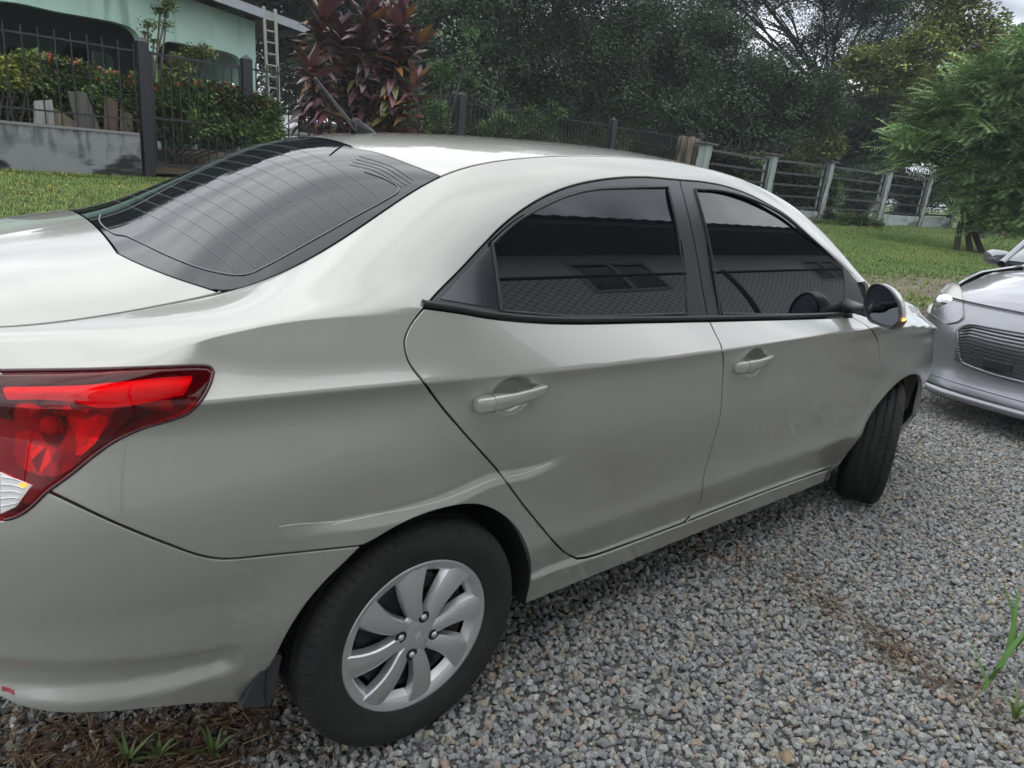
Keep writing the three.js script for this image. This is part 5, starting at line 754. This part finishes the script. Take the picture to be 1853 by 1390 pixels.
  part('emblem', [new THREE.ExtrudeGeometry(ov, ex), bar(-0.006, -0.006, 0.0016, 0.0024), bar(0.006, 0.006, 0.0016, 0.0024), new THREE.ExtrudeGeometry(mid, ex)].map((g) => g.rotateZ(0.55).translate(0, 0, 0.0772)), mat([0.86, 0.86, 0.87], 0.22, { metalness: 0.7 }), cover);
  { const s = new THREE.Shape(); s.absellipse(0, 0, 0.0190, 0.0135, 0, 6.3); part('emblem_field', new THREE.ShapeGeometry(s, 24).rotateZ(0.55).translate(0, 0, 0.0768), mat([0.16, 0.165, 0.17], 0.35, { metalness: 0.6 }), cover); }
  return w;
}
M.steelSided = M.steel.clone(); M.steelSided.side = THREE.DoubleSide; M.hubcap.side = THREE.DoubleSide;
{
  const w = makeWheel(); w.position.set(-0.004, 0.294, 0.752); car.add(w);
  const f = w.clone(); f.position.set(2.545, 0.294, 0.735); f.rotation.y = 0.44; car.add(f);
  for (const x of [-0.004, 2.545]) { const b = w.clone(); b.position.set(x, 0.294, -0.752); b.rotation.y = Math.PI; car.add(b); }
}
// ---- underbody
part('underbody', [box(3.2, 0.10, 1.30, 1.25, 0.26, 0), box(0.5, 0.10, 1.1, -0.62, 0.44, 0), box(1.7, 0.4, 1.5, 1.27, 0.42, 0)], M.inside, car);
// ---- handles, mirrors, mud flaps, aerial
for (const s of [1, -1]) {
  for (const [door, x0, y0, len] of [['rear_door', 0.094, 0.862, 0.212], ['front_door', 1.098, 0.838, 0.205]]) {
    const rows = [], spec = [[0, 0.003, 0.005], [0.008, 0.013, 0.0165], [0.03, 0.022, 0.0195], [0.18, 0.0285, 0.0195], [0.21, 0.0295, 0.0190], [0.45, 0.0305, 0.0160], [0.7, 0.0285, 0.0142], [0.9, 0.020, 0.0124], [0.97, 0.014, 0.0100], [1, 0.006, 0.004]];
    for (const [t, out, h] of spec) {
      const x = x0 + t * len, y = y0 + 0.016 * t, z = 0.8445 + (zCrease(x) - 0.853), r = [];
      for (let k = 0; k < 16; k++) { const a = k / 16 * 6.2832, c = Math.cos(a), q = Math.sin(a), e = 0.62, d = t > 0.28 && t < 0.85 ? 0.0085 : out * 0.7; r.push(V(x, y + h * Math.sign(q) * Math.pow(Math.abs(q), e), s * (z + out - d + d * Math.sign(c) * Math.pow(Math.abs(c), e)))); }
      rows.push(s > 0 ? rev(r) : r);
    }
    const d = car.children.filter((c) => c.name === door)[s > 0 ? 0 : 1], g = skin(rows, true, true);
    const h = part('door_handle', g, M.paint, d);
    if (s > 0) { const x = x0 + 0.19 * len; const rr2 = []; for (let k = 0; k <= 16; k++) { const a = k / 16 * 6.2832, c = Math.cos(a), q = Math.sin(a); rr2.push(V(x, y0 + 0.003 + 0.0199 * Math.sign(q) * Math.pow(Math.abs(q), 0.62), 0.8445 + 0.003 + 0.0285 - 0.0200 + 0.0205 * Math.sign(c) * Math.pow(Math.abs(c), 0.62))); } part('handle_joint', tube(rr2, 0.0006, 40, 5), M.black, d); }
  }
  // mirror: a ring seen from behind, swelling forward into the shell
  const px = [[1563, 550], [1565, 537], [1570, 525], [1578, 515], [1589, 513], [1602, 518], [1614, 528], [1623, 543], [1628, 560], [1629, 577], [1624, 588], [1614, 595], [1601, 593], [1588, 588], [1574, 582], [1566, 567]];
  const loop = new THREE.CatmullRomCurve3(px.map((p) => along(...p, 'x', 1.90)), true).getSpacedPoints(48).slice(0, 48), mid = V(0, 0, 0); loop.forEach((p) => mid.add(p)); mid.divideScalar(48);
  const at = (k, dx, dy = 0, dz = 0) => loop.map((p) => V(1.90 + dx, mid.y + (p.y - mid.y) * k + dy, s * (mid.z + (p.z - mid.z) * k + dz)));
  const grp = new THREE.Group(); grp.name = 'door_mirror'; car.add(grp);
  const fl = (rows) => (s > 0 ? rows.map(rev) : rows);
  part('mirror_rim', skin(fl([at(0.86, 0.012), at(0.90, 0.002), at(0.955, -0.006), at(1.0, -0.004), at(1.012, 0.006), at(1.012, 0.016)])), M.blackSatin, grp);
  part('mirror_glass', skin(fl([at(0.02, 0.010), at(0.5, 0.0095), at(0.87, 0.009)]).map((r) => r)), M.mirror, grp);
  const shell = skin(fl([at(1.008, 0.016), at(1.02, 0.03), at(1.0, 0.06, 0, -0.004), at(0.90, 0.095, -0.004, -0.010), at(0.68, 0.118, -0.008, -0.018), at(0.35, 0.130, -0.01, -0.024), at(0.02, 0.133, -0.01, -0.026)]));
  part('mirror_cap', shell, M.paint, grp);
  // black lower skirt and the lit indicator
  const low = (a, b, k, x0, x1) => skin(fl([x0, (x0 + x1) / 2, x1].map((dx, i) => { const l = at(k + (i === 1 ? 0.012 : 0), dx); const q = []; for (let j = a; j <= b; j++) q.push(l[(j + 48) % 48]); return q; })), false);
  const idxOf = (y0, y1) => loop.map((p, i) => [p, i]).filter(([p]) => p.y > y0 && p.y < y1 && p.z > mid.z).map(([, i]) => i);
  part('mirror_skirt', low(28, 46, 1.02, 0.012, 0.062), M.blackSatin, grp);
  const ii = idxOf(0.955, 0.980);
  if (ii.length > 1) { const g = low(Math.min(...ii), Math.max(...ii), 1.030, 0.014, 0.042); const m = mat([0.9, 0.35, 0.05], 0.3, { side: THREE.DoubleSide }); m.emissive.setRGB(1, 0.42, 0.06); m.emissiveIntensity = s > 0 ? 2.2 : 0; part('indicator_light', g, m, grp); }
  part('mirror_arm', skin([[1.955, 0.972, 0.735, 0.030, 0.050], [1.955, 0.968, 0.80, 0.020, 0.040], [1.945, 0.968, 0.842, 0.024, 0.034], [1.93, 0.985, 0.87, 0.035, 0.030]].map(([x, y, z, h, d]) => { const r = []; for (let k = 0; k < 14; k++) { const a = k / 14 * 6.2832; r.push(V(x + d * Math.cos(a), y + h * Math.sin(a), s * z)); } return s > 0 ? rev(r) : r; }), true, true), M.blackSatin, grp);
  // mud flap behind the rear wheel
  const fp = [[-0.327, 0.362], [-0.340, 0.370], [-0.357, 0.366], [-0.374, 0.338], [-0.410, 0.274], [-0.352, 0.252], [-0.338, 0.30]], sh = new THREE.Shape(fp.map((p) => new THREE.Vector2(...p)));
  const fg = new THREE.ExtrudeGeometry(sh, { depth: 0.016, bevelEnabled: true, bevelSize: 0.002, bevelThickness: 0.002, bevelSegments: 2 }); fg.translate(0, 0, s > 0 ? 0.792 : -0.808); part('mud_flap', fg, M.blackSatin, car);
}
{
  const lampLight = new THREE.PointLight(0xff8a1c, 0.004); lampLight.position.set(1.94, 0.965, 1.03); lampLight.castShadow = true; scene.add(lampLight);
  const rows = [[0.222, 0.0125, 0.038], [0.2235, 0.0115, 0.046], [0.226, 0.0095, 0.048], [0.240, 0.0085, 0.046], [0.262, 0.0100, 0.030], [0.285, 0.0085, 0.016], [0.302, 0.004, 0.003]].map(([x, w, h]) => { const b = yEdge(x) + crown(x) - 0.004, r = []; for (let k = 0; k <= 10; k++) { const a = Math.PI * k / 10; r.push(V(x, b + h * Math.pow(Math.sin(a), 0.7), w * (1.6 - 0.6 * Math.sin(a)) * Math.cos(a))); } return r; });
  const base = new THREE.Group(); base.name = 'aerial'; car.add(base);
  part('aerial_base', crease(skin(rows, false, false), 0.7), M.black, base);
  const a = V(0.236, yEdge(0.236) + crown(0.236) + 0.036, 0), b = V(0.107, 1.553, 0); a.y = 1.43;
  part('aerial_rod', [rod(a, b, 0.0058, 0.0042, 12), new THREE.SphereGeometry(0.0048, 10, 8).translate(b.x, b.y, b.z)], mat([0.075, 0.078, 0.085], 0.45), base);
}
// ------------------------------------------------------------------ the grey car, nose towards the sedan
{
  const X0 = 4.30, Z0 = 0.92, grey = mat([0.25, 0.256, 0.28], 0.33, { metalness: 0.65, clearcoat: 1, clearcoatRoughness: 0.03 });
  const t = thing('grey_car', 'silver grey hatchback parked nose to nose with the sedan, slatted grille and clear headlights', 'car', [X0, 0, Z0]);
  const Fy = spl([0.14, 0.20, 0.27, 0.36, 0.55, 0.70, 0.80, 0.90, 1.0], [-0.06, 0.0, -0.01, -0.035, -0.02, -0.07, -0.17, -0.34, -0.6]), Wy = spl([0.14, 0.22, 0.4, 0.62, 0.8, 0.92, 1.0], [0.76, 0.82, 0.845, 0.855, 0.845, 0.80, 0.72]);
  const L = 0.72, n = 3.3;
  // local: x backwards from the nose, z across; u = -1..1 round the front, beyond that along the flanks
  const S = (u, y) => { const a = clamp(Math.abs(u), 0, 1) * Math.PI / 2, c = Math.cos(a), q = Math.sin(a), r = Math.pow(Math.pow(Math.abs(c), n) + Math.pow(q, n), -1 / n), back = Math.max(Math.abs(u) - 1, 0); return V(-Fy(y) + L - L * c * r + back, y, Math.sign(u || 1) * Wy(y) * q * r); };
  const hoodY = (x) => 0.775 + 0.235 * Math.pow(clamp((x - 0.15) / 1.1, 0, 1), 0.62), H = (x, v) => { const hw = 0.76 * Math.pow(1 - Math.pow(clamp((0.62 - x) / 0.52, 0, 1), 2.6), 1 / 2.6) + 0.0; const w = v / 0.76; return V(x, hoodY(x) - 0.085 * Math.pow(Math.abs(w), 2.6) + 0.012 * Math.cos(w * 9) * 0.3, hw * w); };
  const project = (p) => { const d = p.clone().add(t.position).sub(EYE), z = d.dot(FWD); return [926.5 + 1279.7 * d.dot(RGT) / z, 695 - 1279.7 * d.dot(UPV) / z]; };
  const gridUV = []; for (let i = 0; i <= 90; i++) for (let j = 0; j <= 50; j++) { const u = lerp(-0.67, 0.6, i / 90), y = lerp(0.15, 0.92, j / 50); gridUV.push([u, y, ...project(S(u, y))]); }
  const find = (px, py) => {                                          // nearest point of the nose to a line of sight
    let best = 1e9, u = 0, y = 0.5; for (const g of gridUV) { const e = (g[2] - px) ** 2 + (g[3] - py) ** 2; if (e < best) { best = e; u = g[0]; y = g[1]; } }
    let d = 0.012; for (let k = 0; k < 40; k++) { let moved = false; for (const [a, b] of [[d, 0], [-d, 0], [0, d], [0, -d]]) { if (u + a < -0.67) continue; const q = project(S(u + a, y + b)), e = (q[0] - px) ** 2 + (q[1] - py) ** 2; if (e < best - 1e-9) { best = e; u += a; y += b; moved = true; break; } } if (!moved) d *= 0.6; }
    return [u, y];
  };
  const run = (px) => smooth(px, 6).map((p) => find(...p)), mirror = (a) => a.map((p) => [-p[0], p[1]]).reverse(), O = { step: 0.03, sx: 1.0, flip: 1, gap: 0.002 };
  const flip = (g) => g;
  const add = (name, outline, m, opt = {}) => part(name, panel(S, densify(outline, 0.02), { ...O, flip: -1, ...opt }), m, t);
  add('bumper', [[-1.28, 0.30], [-1.28, 0.62], [-1.15, 0.80], [-0.86, 0.80], [-0.5, 0.785], [0, 0.78], [0.5, 0.785], [0.86, 0.80], [1.15, 0.80], [1.28, 0.62], [1.28, 0.30], [1.1, 0.20], [0.5, 0.17], [-0.5, 0.17], [-1.1, 0.20]], grey);
  // headlights
  const hl = ring(run([[1720, 511], [1736, 515], [1742, 526]]), run([[1742, 526], [1744, 550], [1745, 575]]), run([[1745, 575], [1736, 583], [1714, 588]]), run([[1714, 588], [1701, 580], [1681, 566]]), run([[1681, 566], [1686, 551], [1700, 529], [1720, 511]]));
  for (const o of [hl, mirror(hl)]) {
    const s = o === hl ? -1 : 1, lamp = new THREE.Group(); lamp.name = 'headlight'; t.add(lamp);
    const c = o.reduce((a, p) => [a[0] + p[0] / o.length, a[1] + p[1] / o.length], [0, 0]), sh = (k) => o.map((p) => [c[0] + (p[0] - c[0]) * k, c[1] + (p[1] - c[1]) * k]);
    part('lamp_bezel', panel(S, o, { ...O, flip: -1, off: 0.003, roll: 0.004 }), mat([0.50, 0.50, 0.47], 0.3, { metalness: 0.4 }), lamp);
    part('headlight_lens', panel(S, sh(0.97), { ...O, flip: -1, off: 0.006, gap: 0, roll: 0.004, flange: 0.006 }), mat([0.92, 0.91, 0.84], 0.12, { clearcoat: 1 }), lamp);
    const P = S(c[0], c[1] - 0.01); for (const [dy, dz, r, m] of [[0.01, 0.01, 0.070, M.chrome], [-0.05, 0.03 * s * -1, 0.028, mat([0.6, 0.25, 0.06], 0.2)], [0.005, 0, 0.03, M.tint]]) { const g = new THREE.SphereGeometry(r, 24, 16); g.scale(0.3, 1, 1); g.translate(P.x + 0.012, P.y + dy, P.z + dz); part('lamp_bowl', g, m, lamp); }
  }
  // grille, slats, lower intake, lip
  const gl = ring(run([[1733, 600], [1740, 592], [1755, 587], [1767, 588], [1800, 594], [1853, 603]])), e0 = gl[gl.length - 1], gb = run([[1853, 692], [1800, 678], [1760, 664], [1744, 657]]), gs = run([[1744, 657], [1738, 648], [1734, 625], [1733, 600]]);
  const half = ring(gl, [[0, e0[1] + 0.004], [0, gb[0][1] - 0.01]], gb, gs), right = half.filter((p) => p[0] < -0.0001), whole = ring(gl, [[0, e0[1]]], mirror(gl), mirror(gs), mirror(gb), [[0, gb[0][1]]], gb, gs);
  add('grille', whole, mat([0.012, 0.012, 0.014], 0.5), { off: 0.002, step: 0.04 });
  const top0 = 0.565, bot0 = 0.33, yT = (u) => { let b = gl[0][1]; for (const p of gl) if (p[0] <= -Math.abs(u)) b = p[1]; return Math.abs(u) > -e0[0] ? b : e0[1]; }, yB = (u) => { let b = gb[gb.length - 1][1]; for (const p of gb) if (p[0] <= -Math.abs(u)) { b = p[1]; break; } return Math.abs(u) > -gb[0][0] ? b : gb[0][1]; };
  const uMax = -Math.min(...gs.map((p) => p[0])), slat = mat([0.016, 0.017, 0.020], 0.4, { clearcoat: 0.2 });
  for (let k = 1; k < 13; k++) { const pts = []; for (let i = 0; i <= 40; i++) { const u = lerp(-uMax * 0.96, uMax * 0.96, i / 40), f = k / 13, sag = 0.035 * Math.pow(Math.abs(u) / uMax, 3) * (f - 0.5) * -1.4; pts.push(S(u, lerp(yT(u), yB(u), f) + sag * 0.4).add(V(-0.008, 0, 0))); } part('grille_slat', tube(pts, 0.0055, 60, 5), slat, t); }
  { const loop = densify(whole, 0.02).map(([u, y]) => S(u, y).add(V(-0.004, 0, 0))); part('grille_surround', tube(loop, 0.010, 260, 7, true), grey, t); }
  { const p = S(-0.17, 0.455); part('plate_bracket', new RoundedBoxGeometry(0.02, 0.055, 0.16, 2, 0.006).translate(p.x - 0.012, p.y, p.z), mat([0.02, 0.02, 0.022], 0.4), t); }
  add('lower_intake', [[-0.93, 0.30], [-0.7, 0.29], [0, 0.275], [0.7, 0.29], [0.93, 0.30], [0.90, 0.245], [0.6, 0.232], [0, 0.225], [-0.6, 0.232], [-0.90, 0.245]], mat([0.012, 0.012, 0.013], 0.6), { off: 0.003 });
  { const pts = []; for (let i = 0; i <= 60; i++) pts.push(S(lerp(-1.05, 1.05, i / 60), 0.200).add(V(-0.012, 0, 0))); part('front_lip', tube(pts, 0.030, 120, 8), grey, t); }
  // flanks, bonnet, windscreen, cabin, mirrors, wheels
  const arch = (s) => { const o = []; for (let i = 0; i <= 40; i++) { const a = Math.PI * (1 - i / 40); o.push([-(0.72 + 0 + (0.0)) * 0 - (1 + (0.78 - 0.72 + 0.0)) - 0.0 + 0, 0]); } return o; };
  for (const s of [-1, 1]) {
    const cx = 1.10, ar = 0.335, pts = []; for (let i = 0; i <= 40; i++) { const a = Math.PI * i / 40; pts.push([cx + 0.02 + ar * -Math.cos(a), 0.29 + ar * Math.sin(a)]); }
    const u = (p) => [s * (1 + p[0] - 0.72 + Fy(p[1])), p[1]];
    const body = [[0.80, 0.80], [1.2, 0.92], [2.0, 0.96], [3.7, 0.97], [3.78, 0.6], [3.72, 0.22], [1.5, 0.22], ...pts.slice().reverse()].map(u);
    part('body_side', panel(S, densify(body, 0.03), { ...O, flip: -1, step: 0.05 }), grey, t);
    const w = makeWheel(); w.position.set(cx + 0.03, 0.294, s * 0.74); w.rotation.y = s > 0 ? 0 : Math.PI; t.add(w); const w2 = w.clone(); w2.position.x = 3.35; t.add(w2);
    const g = new THREE.CylinderGeometry(0.355, 0.355, 0.3, 32, 1, true, Math.PI / 2 - 0.1, Math.PI + 0.2); g.rotateX(Math.PI / 2); g.translate(cx + 0.02, 0.29, s * 0.62); part('wheel_housing', g, M.inside, t);
    // mirror
    const mr = [], cen = V(2.02, 1.0, s * 0.985); for (const [x, k] of [[-0.10, 0.02], [-0.09, 0.5], [-0.05, 0.9], [0.0, 1.02], [0.045, 1.0], [0.05, 0.93], [0.045, 0.1]]) mr.push(Array.from({ length: 20 }, (_, i) => { const a = i / 20 * 6.283, e = 0.75; return V(cen.x + x + 0.04 * Math.abs(Math.cos(a)) * 0.5, cen.y + 0.062 * k * Math.sign(Math.sin(a)) * Math.pow(Math.abs(Math.sin(a)), e), cen.z + 0.105 * k * Math.sign(Math.cos(a)) * Math.pow(Math.abs(Math.cos(a)), e)); }));
    const mg = new THREE.Group(); mg.name = 'door_mirror'; t.add(mg); part('mirror_cap', skin(mr), grey, mg); part('mirror_arm', rod(V(2.05, 0.955, s * 0.78), V(2.03, 0.965, s * 0.93), 0.035, 0.025), M.black, mg);
  }
  part('bonnet', panel(H, densify([[0.14, -0.76], [0.14, 0.76], [1.30, 0.76], [1.30, -0.76]].map((p) => [p[0], p[1]]), 0.03), { ...O, flip: -1, step: 0.05, flange: 0.012 }), grey, t);
  const W2 = (x, v) => { const k = (x - 1.24) / 0.95, w = v / 0.72; return V(x + 0.18 * w * w * 1.0, hoodY(1.24) + 0.0 + 0.47 * Math.pow(clamp(k, 0, 1), 0.9) + 0.02 * (1 - w * w), lerp(0.74, 0.56, clamp(k, 0, 1)) * w); };
  part('windscreen', panel(W2, densify([[1.25, -0.72], [1.25, 0.72], [2.15, 0.72], [2.15, -0.72]], 0.03), { ...O, flip: -1, step: 0.06 }), mat([0.10, 0.12, 0.12], 0.02, { clearcoat: 1 }), t);
  const sec = (x, w, y1, lo = 0.95) => { const o = []; for (let i = 0; i <= 24; i++) { const a = Math.PI * i / 24, c = Math.cos(a); o.push(V(x + 0.12 * c * c, lo + (y1 - lo) * Math.pow(Math.sin(a), 0.55), w * Math.sign(c) * Math.pow(Math.abs(c), 0.6))); } return o; };
  part('roof', skin([sec(2.12, 0.60, 1.475, 1.40), sec(2.4, 0.60, 1.51, 1.40), sec(2.9, 0.60, 1.52, 1.40), sec(3.4, 0.59, 1.49, 1.38), sec(3.75, 0.55, 1.38, 1.30)], false), grey, t);
  part('side_glass', [box(1.75, 0.46, 1.26, 2.95, 1.18, 0, 0.05)], M.tint, t);
  for (const s of [-1, 1]) { const a = V(1.40, 0.985, s * 0.755), b = V(2.30, 1.45, s * 0.60); part('windscreen_pillar', tube([a, a.clone().lerp(b, 0.5).add(V(0, 0.02, s * 0.02)), b], 0.032, 20, 8), grey, t); part('wiper', rod(V(1.27, 1.025, s * 0.3 + 0.28), V(1.36, 1.075, s * 0.3 - 0.26), 0.008, 0.006, 6), M.black, t); }
  part('rear_panel', box(0.06, 1.0, 1.5, 3.75, 0.72, 0, 0.03), grey, t); part('underbody', [box(3.1, 0.2, 1.2, 2.2, 0.36, 0), box(2.4, 0.4, 1.5, 2.5, 0.58, 0)], M.inside, t);
}
// ------------------------------------------------------------------ weeds in the gravel
{
  const weedM = mat([0.085, 0.19, 0.035], 0.5, { side: THREE.DoubleSide }), young = mat([0.13, 0.20, 0.06], 0.6, { side: THREE.DoubleSide });
  const b = onGround(1776, 1252), w = thing('grass_weed', 'tall fresh green grass weed growing out of the gravel at the right', 'weed', [b.x, b.y, b.z]);
  const tip = along(1853, 1150, 'x', b.x + 0.10).sub(b), up = V(0.13, 0.125, 0.02);
  part('stem', tube([V(0, -0.01, 0), up.clone().multiplyScalar(0.5), up], 0.0045, 10, 6), weedM, w);
  for (const [t, len, wd, yaw, lean, bend] of [[0.25, 0.09, 0.014, 2.6, 0.02, 0.03], [0.5, 0.16, 0.018, 0.2, 0.05, 0.09], [0.75, 0.20, 0.018, -0.4, 0.06, 0.07], [0.95, 0.22, 0.017, 0.5, 0.10, 0.05], [1.0, 0.18, 0.015, -1.1, 0.06, 0.05], [0.1, 0.12, 0.010, 0.1, 0.10, 0.10], [0.15, 0.10, 0.009, -0.9, 0.08, 0.07]]) { const o = part('blade', blade(len, wd, bend, yaw, lean), weedM, w); o.position.copy(up).multiplyScalar(t); }
  for (const [px, py, h, label] of [[1835, 1300, 0.09, 'small thin grass sprig beside the tall weed'], [232, 1382, 0.075, 'small weed in the straw below the bumper, leftmost of three'], [288, 1372, 0.06, 'smallest weed in the straw below the bumper, middle of three'], [388, 1370, 0.08, 'broad leaved weed below the bumper, nearest the rear tyre']]) {
    const p = onGround(px, py), o = thing('small_weed', label, 'weed', [p.x, p.y, p.z]), n = px > 1000 ? 7 : 9; for (let i = 0; i < n; i++) part('blade', blade(h * rr(0.6, 1.15), 0.011, h * rr(0.2, 0.7), i * 2.4 + rr(-0.3, 0.3), h * rr(0.1, 0.4)), young, o);
  }
}
renderer.render(scene, camera);
